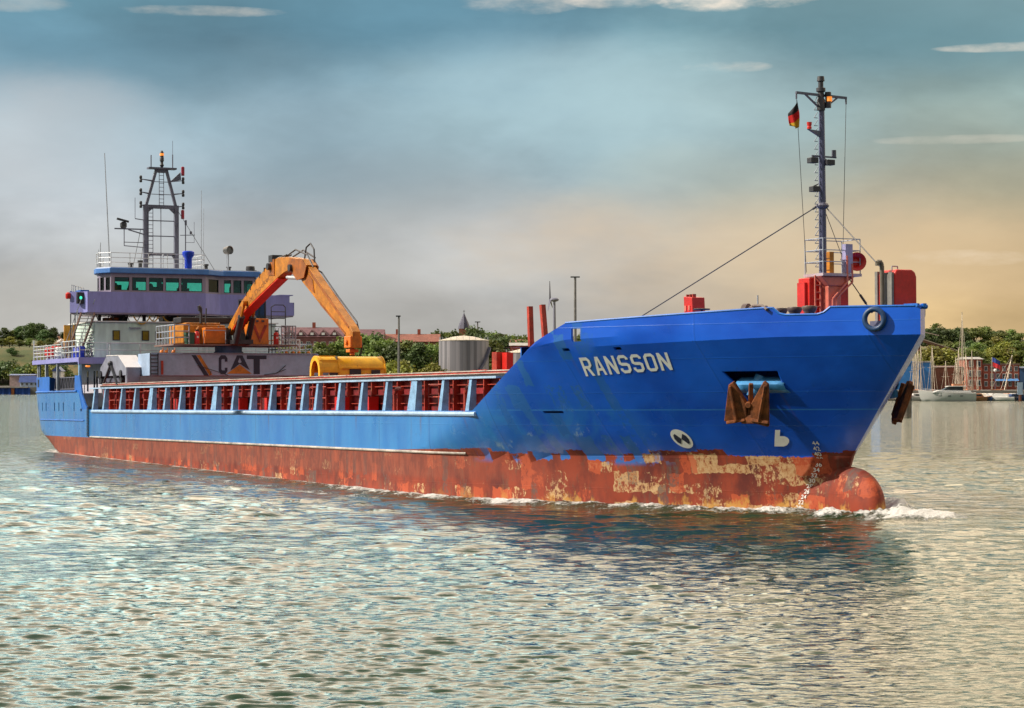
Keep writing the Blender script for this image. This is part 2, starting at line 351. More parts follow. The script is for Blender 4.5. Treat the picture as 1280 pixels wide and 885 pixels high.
# ---------------------------------------------------------------- mesh builder
class MB:
    def __init__(s):
        s.v = []; s.f = []

    def add(s, vs, fs):
        k = len(s.v)
        s.v += [Vector(p) for p in vs]
        s.f += [tuple(i + k for i in f) for f in fs]
        return s

    def box(s, a, b):
        (x0, y0, z0), (x1, y1, z1) = a, b
        x0, x1 = min(x0, x1), max(x0, x1); y0, y1 = min(y0, y1), max(y0, y1); z0, z1 = min(z0, z1), max(z0, z1)
        return s.add([(x0, y0, z0), (x1, y0, z0), (x1, y1, z0), (x0, y1, z0), (x0, y0, z1), (x1, y0, z1), (x1, y1, z1), (x0, y1, z1)],
                     [(3, 2, 1, 0), (4, 5, 6, 7), (0, 1, 5, 4), (1, 2, 6, 5), (2, 3, 7, 6), (3, 0, 4, 7)])

    def bar(s, p0, p1, w, h=None, up=(0, 0, 1), w1=None, h1=None):
        h = h or w; w1 = w1 or w; h1 = h1 or h
        p0, p1 = Vector(p0), Vector(p1); d = (p1 - p0).normalized(); u = Vector(up)
        if abs(d.dot(u)) > .98: u = Vector((1, 0, 0))
        a = d.cross(u).normalized(); b = a.cross(d)
        vs = []
        for p, ww, hh in ((p0, w, h), (p1, w1, h1)):
            vs += [p - a * ww / 2 - b * hh / 2, p + a * ww / 2 - b * hh / 2, p + a * ww / 2 + b * hh / 2, p - a * ww / 2 + b * hh / 2]
        return s.add(vs, [(3, 2, 1, 0), (4, 5, 6, 7), (0, 1, 5, 4), (1, 2, 6, 5), (2, 3, 7, 6), (3, 0, 4, 7)])

    def tube(s, p0, p1, r0, r1=None, n=8, cap=True):
        r1 = r0 if r1 is None else r1
        p0, p1 = Vector(p0), Vector(p1); d = (p1 - p0).normalized(); u = Vector((0, 0, 1))
        if abs(d.dot(u)) > .95: u = Vector((1, 0, 0))
        a = d.cross(u).normalized(); b = d.cross(a)
        vs = []
        for p, r in ((p0, r0), (p1, r1)):
            vs += [p + (a * math.cos(6.28318 * i / n) + b * math.sin(6.28318 * i / n)) * r for i in range(n)]
        fs = [(i, (i + 1) % n, n + (i + 1) % n, n + i) for i in range(n)]
        if cap: fs += [tuple(reversed(range(n))), tuple(range(n, 2 * n))]
        return s.add(vs, fs)

    def path(s, pts, r, n=6):
        for a, b in zip(pts, pts[1:]): s.tube(a, b, r, r, n)
        return s

    def prism(s, poly, fn0, fn1):
        """poly: list of 2-D points; fn0/fn1 map a 2-D point to the two end faces"""
        n = len(poly)
        vs = [fn0(*p) for p in poly] + [fn1(*p) for p in poly]
        fs = [(i, (i + 1) % n, n + (i + 1) % n, n + i) for i in range(n)] + [tuple(reversed(range(n))), tuple(range(n, 2 * n))]
        return s.add(vs, fs)

    def lathe(s, prof, c=(0, 0, 0), axis=(0, 0, 1), n=16):
        c = Vector(c); d = Vector(axis).normalized(); u = Vector((0, 0, 1))
        if abs(d.dot(u)) > .95: u = Vector((1, 0, 0))
        a = d.cross(u).normalized(); b = d.cross(a)
        vs = []
        for r, h in prof:
            vs += [c + d * h + (a * math.cos(6.28318 * i / n) + b * math.sin(6.28318 * i / n)) * max(r, 1e-4) for i in range(n)]
        fs = []
        for j in range(len(prof) - 1):
            fs += [(j * n + i, j * n + (i + 1) % n, (j + 1) * n + (i + 1) % n, (j + 1) * n + i) for i in range(n)]
        fs += [tuple(reversed(range(n))), tuple(range((len(prof) - 1) * n, len(prof) * n))]
        return s.add(vs, fs)

    def ball(s, c, r, n=10):
        rx, ry, rz = r if hasattr(r, '__len__') else (r, r, r)
        m = max(4, n // 2); c = Vector(c); vs = []
        for j in range(m + 1):
            t = math.pi * j / m
            for i in range(n):
                p = 6.28318 * i / n
                vs.append(c + Vector((rx * math.sin(t) * math.cos(p), ry * math.sin(t) * math.sin(p), rz * math.cos(t))))
        fs = [(j * n + i, (j + 1) * n + i, (j + 1) * n + (i + 1) % n, j * n + (i + 1) % n) for j in range(m) for i in range(n)]
        return s.add(vs, fs)

    def grid(s, rows, close=False):
        n = len(rows[0]); k = len(s.v)
        for r in rows: s.v += [Vector(p) for p in r]
        for j in range(len(rows) - 1):
            for i in range(n if close else n - 1):
                s.f.append((k + j * n + i, k + j * n + (i + 1) % n, k + (j + 1) * n + (i + 1) % n, k + (j + 1) * n + i))
        return s

    def build(s, name, mat, parent=None, smooth=None, bevel=0.):
        me = bpy.data.meshes.new(name)
        off = BASE.get(root_of(parent).name, Vector((0, 0, 0))) if parent else Vector((0, 0, 0))
        me.from_pydata([tuple(p - off) for p in s.v], [], s.f)
        bm = bmesh.new(); bm.from_mesh(me)
        bmesh.ops.remove_doubles(bm, verts=bm.verts, dist=1e-4)
        bmesh.ops.recalc_face_normals(bm, faces=bm.faces)
        bm.to_mesh(me); bm.free()
        me.materials.append(mat)
        if smooth:
            me.shade_smooth(); me.set_sharp_from_angle(angle=R(smooth))
        o = bpy.data.objects.new(name, me); C.objects.link(o)
        if parent: o.parent = parent
        if bevel:
            b = o.modifiers.new('bevel', 'BEVEL'); b.width = bevel; b.segments = 2; b.limit_method = 'ANGLE'
        return o


BASE = {}


def root_of(o):
    while o.parent: o = o.parent
    return o


def tag(o, label=None, cat=None, group=None, kind=None):
    if label: o['label'] = label
    if cat: o['category'] = cat
    if group: o['group'] = group
    if kind: o['kind'] = kind
    return o


# the ship's own frame: x forward from the stem, y to port, z up from the design waterline
TH = math.atan(1340 / 2700); TRIM = .0115
_f = Vector((math.sin(TH) * math.cos(TRIM), -math.cos(TH) * math.cos(TRIM), math.sin(TRIM)))
_p = Vector((math.cos(TH), math.sin(TH), 0))
_u = _f.cross(_p)
SHIP = Matrix(((_f.x, _p.x, _u.x, 12.717), (_f.y, _p.y, _u.y, 80.6), (_f.z, _p.z, _u.z, .2), (0, 0, 0, 1)))


def thing(name, label, cat, base=(0, 0, 0), ship=False, group=None, rotz=0.):
    o = bpy.data.objects.new(name, None); C.objects.link(o)
    o.empty_display_size = .5
    b = Vector(base)
    if ship:
        o.matrix_world = SHIP @ Matrix.Translation(b)
        BASE[o.name] = b
    else:
        o.location = b; o.rotation_euler = (0, 0, rotz)
    return tag(o, label, cat, group)


def struct(name, mb, mat, smooth=None, kind='structure'):
    o = mb.build(name, mat, None, smooth); o['kind'] = kind
    return o


def dup(root, loc=None, rotz=None, scale=None, label=None, group=None):
    r = root.copy(); C.objects.link(r)
    if loc is not None: r.location = loc
    if rotz is not None: r.rotation_euler = (0, 0, rotz)
    if scale is not None: r.scale = scale
    if label: r['label'] = label
    if group: r['group'] = group
    for ch in list(root.children):
        c = ch.copy(); C.objects.link(c); c.parent = r
        for g in list(ch.children):
            d = g.copy(); C.objects.link(d); d.parent = c
    return r


def railing(mb, pts, h=1.05, n=3, step=1.5, r=.03):
    """posts and rails along a polyline of deck points"""
    for k in range(n):
        hh = h * (k + 1) / n
        mb.path([(p[0], p[1], p[2] + hh) for p in pts], r)
    for a, b in zip(pts, pts[1:]):
        a, b = Vector(a), Vector(b); L = (b - a).length; m = max(1, round(L / step))
        for i in range(m + 1):
            p = a.lerp(b, i / m); mb.tube(p, p + Vector((0, 0, h)), r * 1.15, n=6)
    return mb


def wx(px, d): return (px - 640) / 2700 * d
def wz(py, d): return HC - (py - 474) / 2700 * d

# ================================================================ THE SHIP: hull form
HB=8.5
def lerp(a,b,t): return a+(b-a)*t
def clamp(x,a=0.,b=1.): return max(a,min(b,x))
def zk(s): return lerp(6.2,6.45,clamp((s+8)/8))          # knuckle height
def s_end(z):
    if z>=6.45: return 4.2
    if z>=1.9: return lerp(-.15,4.2,(z-1.9)/4.55)
    return -.15-(1.9-z)*.25
def s_start(z):
    w=clamp((z-1.9)/4.5); return lerp(-22.,-9.5,w**.75)
def pexp(z): return lerp(1.7,1.22,clamp((z-1.9)/4.5))
def s_tran(z):
    P=[(-2.,-78.),(-.5,-82.),(.8,-86.6),(2.3,-88.6),(3.6,-89.4),(5.,-90.)]
    if z>=5: return -90.
    for (a,b),(c,d) in zip(P,P[1:]):
        if z<=c: return lerp(b,d,clamp((z-a)/(c-a)))
def hull_y(s,z):
    zc=min(z,6.45)
    e,st=s_end(zc),s_start(zc)
    if s>=e: return 0.
    if s>st:
        u=(s-st)/(e-st)
        return HB*max(0.,1-u**pexp(zc))**.92
    t=s_tran(z)
    run=lerp(7.,3.,clamp((z+1)/3.5))
    if s<t+run:
        v=clamp((t+run-s)/run)
        full=lerp(.70,.97,clamp((z+.8)/2.8))
        if v>1: return 0.
        return HB*(1-(1-full)*v**2.4)
    return HB


def z_top(s):
    P = [(-90., 5.0), (-77.9, 5.0), (-77.3, 4.75), (-76.5, 3.75), (-15.25, 3.75), (-7.9, 7.17), (-.15, 7.52), (.12, 7.24), (1.39, 7.23), (1.65, 7.49), (4.3, 7.46)]
    for (a, b), (c, d) in zip(P, P[1:]):
        if s <= c: return lerp(b, d, clamp((s - a) / (c - a)))
    return 7.46


ship = thing('cargo_ship', 'blue cargo ship with a rusty red waterline band, white bridge aft and tall bow mast', 'ship', (0, 0, 0), True)
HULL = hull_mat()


def hull_columns():
    cols = []
    stern = [1, .97, .92, .85, .77, .68, .6, .5, .42, .35, .28, .2, .12, .06]
    for u in stern: cols.append(('t', u))
    for s in (-77.9, -77.6, -77.3, -77, -76.75, -76.5): cols.append(('m', s))
    s = -75.
    while s < -24.5: cols.append(('m', s)); s += 2.5
    us = [k / 70 for k in range(71)]
    us = [1 - (1 - u) ** 1.25 for u in us]
    for s in (-7.9, -.15, .12, 1.39, 1.65): us.append((s + 24) / 28.2)
    us.append((-15.25 + 24) / (s_end(3.75) + 24))
    for u in sorted(us): cols.append(('b', u))
    return cols


def col_s(c, z):
    if c[0] == 'm': return c[1]
    if c[0] == 'b': return lerp(-24., s_end(z), c[1])
    return lerp(-78., s_tran(z), c[1])


def build_hull():
    mb = MB()
    sides = []
    for sg in (-1, 1):
        rows = None
        cols = []
        for c in hull_columns():
            zt = 5.0
            for _ in range(6): zt = z_top(col_s(c, zt))
            st = col_s(c, zt); k = min(zt, zk(st))
            zs = [lerp(-1.4, k, i / 16) for i in range(17)] + [lerp(k, zt, i / 3) for i in (1, 2, 3)]
            col = []
            for z in zs:
                s_ = col_s(c, z); col.append((s_, sg * hull_y(s_, z), z))
            cols.append(col)
        mb.grid(cols); sides.append(cols)
    a, b = sides[0][0], sides[1][0]
    mb.grid([[Vector(p).lerp(Vector(q), t) for t in (0, .25, .5, .75, 1)] for p, q in zip(a, b)])
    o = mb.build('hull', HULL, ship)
    return o


hull = build_hull()
sol = hull.modifiers.new('solidify', 'SOLIDIFY'); sol.thickness = .07; sol.offset = -1
# openings cut through the plating: fairlead ring, anchor recess, window slot, stern slots
cut = MB()
CH = Vector((3.03, -1.15, 7.02)); CHN = Vector((.60, -.80, 0))
cut.tube(CH - CHN * .5, CH + CHN * .5, .30, n=24)
cut.box((-7.62, -8.8, 6.45), (-7.22, -7.4, 6.95))
for s_ in (-89.03, -87.3, -86.16, -83.81, -82.61, -81.42, -78.58):
    cut.box((s_ - .10, -8.9, 3.62), (s_ + .10, -7.6, 4.22))
for a_, b_ in ((-10.9, -9.9), (-16.2, -15.9)):
    cut.box((a_, -9, 3.66), (b_, -6.4, 3.74))
for a_, b_ in ((-8.2, -7.9), (-6.0, -5.7)):
    cut.box((a_, -9, 6.10), (b_, -6.4, 6.20))
cut.box((-76.95, -9, 3.62), (-76.62, -8, 3.8))
cuto = cut.build('cutter', DARK, ship)
bo = hull.modifiers.new('cut', 'BOOLEAN'); bo.operation = 'DIFFERENCE'; bo.object = cuto; bo.solver = 'EXACT'
# anchor recess (starboard and port)
rec = MB()


def recess(sg):
    def pt(s, z, inn):
        y = hull_y(s, z) - inn
        return (s, sg * y, z)
    # outer mouth: slanted four-sided opening, sloping pocket floor
    m = [(-2.5, 5.22), (-.62, 5.22), (-.72, 4.42), (-2.35, 4.42)]
    rec.add([pt(*m[0], -.3), pt(*m[1], -.3), pt(*m[2], -.3), pt(*m[3], -.3), pt(*m[0], 1.0), pt(*m[1], 1.0), pt(-.85, 4.50, .02), pt(-2.2, 4.50, .02)],
            [(0, 1, 2, 3), (7, 6, 5, 4), (4, 5, 1, 0), (5, 6, 2, 1), (6, 7, 3, 2), (7, 4, 0, 3)])


recess(-1); recess(1)
reco = rec.build('cutter', DARK, ship)
bo2 = hull.modifiers.new('cut2', 'BOOLEAN'); bo2.operation = 'DIFFERENCE'; bo2.object = reco; bo2.solver = 'EXACT'
dg = bpy.context.evaluated_depsgraph_get(); dg.update()
hm = bpy.data.meshes.new_from_object(hull.evaluated_get(dg))
hull.modifiers.clear(); hull.data = hm
hm.materials.clear(); hm.materials.append(HULL)
hm.shade_smooth(); hm.set_sharp_from_angle(angle=R(14))
for o_ in (cuto, reco): bpy.data.objects.remove(o_)

# bulb under the stem: leaves the shell tangentially and runs forward as a blunt snout


def bulb_ry(s):
    q = 1.0 if s < -.6 else math.sqrt(max(0, 1 - ((s + .6) / 2.4) ** 3.0))
    h = hull_y(s, .2) - .04
    b = .62
    k = 1.15; d = max(k - abs(h - b), 0)
    return (max(h, b) + d * d / (4 * k)) * q, q


rows = []
for i in range(44):
    s_ = lerp(-5.0, 1.80, i / 43)
    ry, q = bulb_ry(s_)
    ex_ = lerp(.62, 1.0, clamp((s_ + 3.2) / 3.6)); rz = 1.44 * q
    zc = .20 - .1 * (1 - q); row_ = []
    for a in range(32):
        t = a * 6.28318 / 32; cy, cz = math.cos(t), math.sin(t)
        row_.append((s_, ry * math.copysign(abs(cy) ** ex_, cy), zc + rz * math.copysign(abs(cz) ** ex_, cz)))
    rows.append(row_)
MB().grid(rows, close=True).build('bulbous_bow', HULL, ship, smooth=70)


# ---- decks
def deck_outline(z, s0, s1, inset=.08, n=40):
    out = []
    for i in range(n + 1):
        s_ = lerp(s0, s1, i / n); out.append((s_, max(.0, hull_y(s_, z) - inset)))
    return out


def deck(name, z, s0, s1, mat, th=.06, n=40):
    rows = [[(s_, -y, z), (s_, -y * .5, z), (s_, 0, z), (s_, y * .5, z), (s_, y, z)] for s_, y in deck_outline(z, s0, s1, n=n)]
    mb = MB().grid(rows); o = mb.build(name, mat, ship)
    return o


deck('main_deck', 3.60, -77, -10, REDLEAD)
deck('forecastle_deck', 6.32, -12.4, 3.9, BLUE)
deck('stern_deck', 3.9, -89, -76.6, DECKGREEN)
mb = MB(); mb.box((-12.45, -7.6, 3.6), (-12.35, 7.6, 6.32)); mb.build('forecastle_bulkhead', BLUE, ship)

# ---- rub rails
def rubrail(z, s0, s1, r, mat, name, n=40, sq=False):
    for sg in (-1, 1):
        mb = MB()
        pts = [(lerp(s0, s1, i / n), sg * (hull_y(lerp(s0, s1, i / n), z) + .02), z) for i in range(n + 1)]
        mb.path(pts, r, 8); mb.build(name, mat, ship, smooth=40)


PALEBLUE = paint('rail_pale_blue', (.34, .48, .66), .4, var=.25, scale=1.0, rust=.1)
PALERUB = paint('worn_pale_fender_bar', (.42, .37, .32), .5, var=.4, scale=.8, rust=.5)
rubrail(3.62, -74., -15.0, .10, PALEBLUE, 'rub_rail')
rubrail(1.93, -74.4, -17.0, .06, PALERUB, 'fender_bar')
rubrail(3.0, -88.2, -76., .045, BLUE, 'fender_bar')
rubrail(4.98, -89.5, -77.9, .07, BLUE, 'rub_rail', 24)

# ---- hold coaming with its outer stays
mb = MB()
S0, S1 = -76.0, -13.2
for sg in (-1, 1):
    mb.box((S0, sg * 6.95, 3.6), (S1, sg * 7.05, 5.30))
mb.box((S1 - .1, -7, 3.6), (S1, 7, 5.3)); mb.box((S0, -7, 3.6), (S0 + .1, 7, 5.3))
mb.build('hold_coaming', MAROON, ship)
for sg in (-1, 1):
    mb = MB()
    for z in (4.05, 4.45, 4.85): mb.box((S0, sg * 7.05, z), (S1, sg * 7.20, z + .035))
    mb.box((S0, sg * 6.75, 5.30), (S1, sg * 7.40, 5.36))
    mb.box((S0, sg * 7.30, 5.10), (S1, sg * 7.36, 5.30))
    s_ = S0 + .6
    while s_ < S1:
        mb.box((s_, sg * 7.05, 3.62), (s_ + .07, sg * 7.35, 5.28)); s_ += 1.55
    mb.build('coaming_stiffener', REDLEAD, ship)
    mb = MB()
    mb.box((S0, sg * 7.12, 5.362), (S1, sg * 7.22, 5.47)); mb.box((S0, sg * 6.78, 5.362), (S1, sg * 6.86, 5.43))
    rr = random.Random(3)
    for k in range(70):
        a_ = rr.uniform(S0, S1 - 1); mb.box((a_, sg * (6.9 + rr.uniform(-.1, .1)), 5.362), (a_ + rr.uniform(.15, .9), sg * (7.05 + rr.uniform(-.05, .05)), 5.40 + rr.uniform(0, .12)))
    mb.build('gantry_track', REDLEAD, ship)
    mb = MB(); mb.box((S0, sg * 7.405, 5.315), (S1, sg * 7.44, 5.345)); mb.box((S0, sg * 7.225, 5.43), (S1, sg * 7.26, 5.475)); mb.build('track_edge', PALERUB, ship)
    mb = MB(); mb.box((S0, sg * 7.37, 5.12), (S1, sg * 7.40, 5.295)); mb.build('track_shadow_strip', DARK, ship)  # solid dark strip standing in for the shade under the track
mb = MB(); mb.box((-60, -6.6, 5.0), (-14, 6.6, 5.05)); mb.build('hold_lining', MAROON, ship)
# pipes, hoses and boxes on the side deck
rr = random.Random(5)
for k in range(16):
    s_ = -73 + k * 3.7 + rr.uniform(-.5, .5)
    mb = MB(); t_ = rr.choice('abc')
    if t_ == 'a':
        mb.path([(s_, -7.7, 3.6), (s_, -7.7, 4.5), (s_ + .25, -7.7, 4.75), (s_ + .9, -7.7, 4.75)], .09, 8)
        mb.build('air_pipe', REDLEAD, ship)
    elif t_ == 'b':
        mb.box((s_, -7.75, 3.62), (s_ + .7, -7.25, 4.4)).build('hose_box', BRIGHTRED, ship)
    else:
        for z in (4.35, 4.9): mb.tube((s_, -7.62, z), (s_ + 2.2, -7.62, z), .035)
        for d_ in (0, 1.1, 2.2): mb.tube((s_ + d_, -7.62, 3.6), (s_ + d_, -7.62, 4.9), .035)
        mb.build('side_deck_rail', REDLEAD, ship)
pill = [-74.23, -71.72, -67.83, -64.82, -61.42, -58.5, -55.53, -52.54, -49.25, -46.11, -43.12, -40.14, -37.29, -35.46, -33.58, -30.6, -27.76, -24.83, -21.72, -18.63, -15.86]
wide = {4, 8, 18}
for sg in (-1, 1):
    for i, s_ in enumerate(pill):
        wd = .62 if i in wide else .24
        mb = MB()
        zt = 5.10
        mb.add([(s_ - wd * .72, sg * 8.44, 3.66), (s_ + wd * .72, sg * 8.44, 3.66), (s_ + wd * .72, sg * 8.08, 3.66), (s_ - wd * .72, sg * 8.08, 3.66),
                (s_ - wd * .5 + .12, sg * 8.30, zt), (s_ + wd * .5 + .12, sg * 8.30, zt), (s_ + wd * .5 + .12, sg * 8.08, zt), (s_ - wd * .5 + .12, sg * 8.08, zt)],
               [(3, 2, 1, 0), (4, 5, 6, 7), (0, 1, 5, 4), (1, 2, 6, 5), (2, 3, 7, 6), (3, 0, 4, 7)])
        mb.build('bulwark_stay', LBLUE, ship)
    mb = MB(); mb.box((-75.2, sg * 8.02, 5.103), (-13.2, sg * 8.36, 5.19)); mb.build('bulwark_cap_rail', PALEBLUE, ship)
    mb = MB(); mb.box((-75.2, sg * 8.06, 3.604), (-15.4, sg * 8.44, 3.655)); mb.build('deck_edge_strip', LBLUE, ship)

# raised plate between stern and main deck, bulwark sections at the stern
for sg in (-1, 1):
    mb = MB()
    poly = [(-78.6, 5.0), (-78.5, 6.05), (-77.35, 6.05), (-77.0, 5.5), (-76.6, 4.7), (-76.0, 4.2), (-75.3, 3.75), (-76.4, 3.7), (-77.9, 5.0)]
    mb.prism(poly, lambda s, z: (s, sg * 8.47, z), lambda s, z: (s, sg * 8.38, z)); mb.build('bulwark_plate', BLUE, ship)
    mb = MB()
    P_ = [(s_, sg * (hull_y(s_, 5) - .02)) for s_ in (-90, -89.6, -89.2, -88.6, -87.8, -86.9, -86, -85.3)]
    mb.grid([[(s_, y, 5.0), (s_, y, 6.05)] for s_, y in P_]); o = mb.build('bulwark_plate', BLUE, ship)
    sm = o.modifiers.new('solidify', 'SOLIDIFY'); sm.thickness = .06
    mb = MB(); mb.box((-88.8, sg * 8.41, 5.35), (-88.45, sg * 8.46, 5.9)); mb.build('bulwark_slot', DARK, ship)
mb = MB(); mb.box((-90.0, -8.1, 5.0), (-89.93, 8.1, 6.05)); mb.build('bulwark_plate', BLUE, ship)
# gangway stowed along the stern opening
mb = MB()
for z in (5.15, 5.95): mb.bar((-84.9, -8.2, z), (-78.9, -8.2, z), .07)
for k in range(8):
    a_ = -84.9 + k * .75
    mb.bar((a_, -8.2, 5.15), (a_ + .37, -8.2, 5.95), .05); mb.bar((a_ + .37, -8.2, 5.95), (a_ + .75, -8.2, 5.15), .05)
mb.build('stowed_gangway', MASTGREY, ship)
MB().box((-84.9, -8.12, 5.05), (-78.9, -8.02, 6.0)).build('stowed_gangway_net', DARK, ship)

# pilot ladder strips on the side
mb = MB()
for s_ in (-75.05, -74.75): mb.bar((s_, -8.56, 1.95), (s_, -8.56, 3.9), .05)
for k in range(10): mb.bar((-75.05, -8.58, 2.0 + k * .2), (-74.75, -8.58, 2.0 + k * .2), .05)
mb.build('side_ladder', DARK, ship)


# ---- lettering and marks, laid on the shell plating
def fill2d(loops):
    """flat mesh of closed loops (holes included) in 2-D"""
    cu = bpy.data.curves.new('loops', 'CURVE'); cu.dimensions = '2D'; cu.fill_mode = 'BOTH'
    for lp in loops:
        sp = cu.splines.new('POLY'); sp.points.add(len(lp) - 1); sp.use_cyclic_u = True
        for p, q in zip(sp.points, lp): p.co = (q[0], q[1], 0, 1)
    o = bpy.data.objects.new('loops', cu); C.objects.link(o)
    dg = bpy.context.evaluated_depsgraph_get(); dg.update()
    me = bpy.data.meshes.new_from_object(o.evaluated_get(dg))
    bpy.data.objects.remove(o)
    return me


def text2d(txt, size):
    cu = bpy.data.curves.new('t', 'FONT'); cu.body = txt; cu.size = size; cu.offset = .012 * size
    cu.fill_mode = 'FRONT'; cu.align_x = 'CENTER'; cu.align_y = 'CENTER'
    o = bpy.data.objects.new('t', cu); C.objects.link(o)
    dg = bpy.context.evaluated_depsgraph_get(); dg.update()
    me = bpy.data.meshes.new_from_object(o.evaluated_get(dg)); bpy.data.objects.remove(o)
    return me


def on_surface(me, fn, name, mat, parent, maxlen=.2):
    bm = bmesh.new(); bm.from_mesh(me)
    for _ in range(5):
        es = [e for e in bm.edges if e.calc_length() > maxlen]
        if not es: break
        bmesh.ops.subdivide_edges(bm, edges=es, cuts=1)
        bmesh.ops.triangulate(bm, faces=bm.faces)
    off = BASE.get(root_of(parent).name, Vector())
    for v in bm.verts: v.co = Vector(fn(v.co.x, v.co.y)) - off
    bm.to_mesh(me); bm.free()
    me.name = name; me.materials.clear(); me.materials.append(mat)
    o = bpy.data.objects.new(name, me); C.objects.link(o); o.parent = parent
    return o


def shell_pt(s, z, out=.012):
    y = hull_y(s, z); e = .02
    dys = (hull_y(s + e, z) - hull_y(s - e, z)) / (2 * e); dyz = (hull_y(s, z + e) - hull_y(s, z - e)) / (2 * e)
    n = Vector((-dys, 1, -dyz)).normalized()
    p = Vector((s, y, z)) + n * out
    return (p.x, -p.y, p.z)


T = .165


def glyph(c):
    W = .66; k = .16
    if c == 'S':
        return [[(0, 0 + k), (k, 0), (W - k, 0), (W, k), (W, .5 - .02), (W - k, .5 + T * .4), (T + .02, .5 + T * .5), (T, .62), (T, 1 - T - .04), (T + .05, 1 - T), (W - T - .03, 1 - T), (W - T, 1 - T - .04), (W - T, .74), (W, .74), (W, 1 - k), (W - k, 1), (k, 1), (0, 1 - k), (0, .52), (k, .5 - T * .5), (W - T - .03, .5 - T * .5 - .02), (W - T, .36), (W - T, T + .04), (W - T - .05, T), (T + .05, T), (T, T + .04), (T, .28), (0, .28)]], W
    if c == 'O':
        return [[(k, 0), (W - k, 0), (W, k), (W, 1 - k), (W - k, 1), (k, 1), (0, 1 - k), (0, k)], [(T + .05, T), (T, T + .05), (T, 1 - T - .05), (T + .05, 1 - T), (W - T - .05, 1 - T), (W - T, 1 - T - .05), (W - T, T + .05), (W - T - .05, T)]], W
    if c == 'N':
        return [[(0, 0), (T, 0), (T, .62), (W - T, 0), (W, 0), (W, 1), (W - T, 1), (W - T, .38), (T, 1), (0, 1)]], W
    if c == 'R':
        return [[(0, 0), (T, 0), (T, .40), (.27, .40), (W - T - .02, 0), (W, 0), (.46, .42), (W - .12, .44), (W, .56), (W, 1 - k), (W - k, 1), (0, 1)], [(T, .54), (T, 1 - T), (W - T - .06, 1 - T), (W - T, 1 - T - .06), (W - T, .60), (W - T - .06, .54)]], W
    if c == 'A':
        return [[(0, 0), (T, 0), (.21, .24), (.45, .24), (W - T, 0), (W, 0), (.44, 1), (.22, 1)], [(.245, .38), (.33, .80), (.415, .38)]], W
    if c == 'C':
        return [[(k, 0), (W - k, 0), (W, k), (W, .34), (W - .2, .34), (W - .2, .2), (.26, .2), (.2, .26), (.2, .74), (.26, .8), (W - .2, .8), (W - .2, .66), (W, .66), (W, 1 - k), (W - k, 1), (k, 1), (0, 1 - k), (0, k)]], W
    if c == 'T':
        return [[(.24, 0), (.46, 0), (.46, .8), (.70, .8), (.70, 1), (0, 1), (0, .8), (.24, .8)]], .70


def word(txt, gap=.16):
    loops = []; x = 0
    for c in txt:
        ls, wd = glyph(c)
        loops += [[(px + x, py) for px, py in l] for l in ls]; x += wd + gap
    return loops, x - gap


loops, wd = word('RANSSON')
SA, ZA, SB, ZB = -7.86, 5.11, -4.2, 5.31      # foot of the R, foot of the last N on the plating


def name_map(x, y, out=.014):
    t = x / wd
    s = lerp(SA, SB, t) + .16 * y * 1.0; z = lerp(ZA, ZB, t) + y * lerp(.72, .66, t)
    return shell_pt(s, z, out)


on_surface(fill2d(loops), name_map, 'ship_name_lettering', LETTER, ship, .12)
# blue keyline in the middle of the strokes is left to the shadow gap of the raised letters
MARKW = paint('mark_white', (.80, .78, .74), .5, var=.08, scale=4)


def disc(s0, z0, r, hole=None):
    return [[(s0 + r * math.cos(a * 6.28318 / 40), z0 + r * math.sin(a * 6.28318 / 40)) for a in range(40)]]


def dm(s, z, out=.012): return shell_pt(s, z, out)


# bow-thruster disc: white with two dark quadrant sails
DS, DZ, DR = -5.47, 2.66, .37
on_surface(fill2d(disc(DS, DZ, DR)), lambda a, b: dm(a, b, .012), 'thruster_mark', MARKW, ship, .1)
l2 = []
for q in (1, -1):
    l2.append([(DS, DZ), (DS + q * .15, DZ + .20), (DS + q * .24, DZ + .13), (DS + q * .275, DZ), (DS + q * .24, DZ - .13), (DS + q * .15, DZ - .20)])
on_surface(fill2d(l2), lambda a, b: dm(a, b, .02), 'thruster_mark_sails', NAVY, ship, .1)
# bulb symbol
bl = [[(-.30, -.34), (.12, -.34), (.26, -.28), (.34, -.16), (.34, -.04), (.26, .06), (.12, .12), (-.08, .12), (-.08, .40), (-.30, .40)]]
on_surface(fill2d(bl), lambda a, b: dm(-1.86 + a * .75 + b * .52, 2.68 + b * .85, .014), 'bulb_mark', MARKW, ship, .1)
# draught figures climbing the stem
k = 0
for num, s_, z_ in zip(('44', '42', '40', '38', '36', '34', '32', '30', '28', '26', '24', '22', '20'), [lerp(-.84, -1.0, i / 2) for i in range(3)] + [lerp(-1.03, -1.9, i / 9) for i in range(10)], [2.52 - i * .205 for i in range(13)]):
    def dmap(a, b, s_=s_, z_=z_):
        z = z_ + b; s = s_ + a + b * .1
        p = Vector(shell_pt(s, z, .03))
        if z < 1.72:                                   # the figures run down onto the bulb
            ry, q = bulb_ry(s)
            yy = -ry * math.sqrt(max(0, 1 - ((z - .2) / (1.46 * max(q, .05))) ** 2)) - .03
            p.y = min(p.y, yy)
        return p
    on_surface(text2d(num, .22), dmap, 'draught_figure', MARKW, ship, .1)

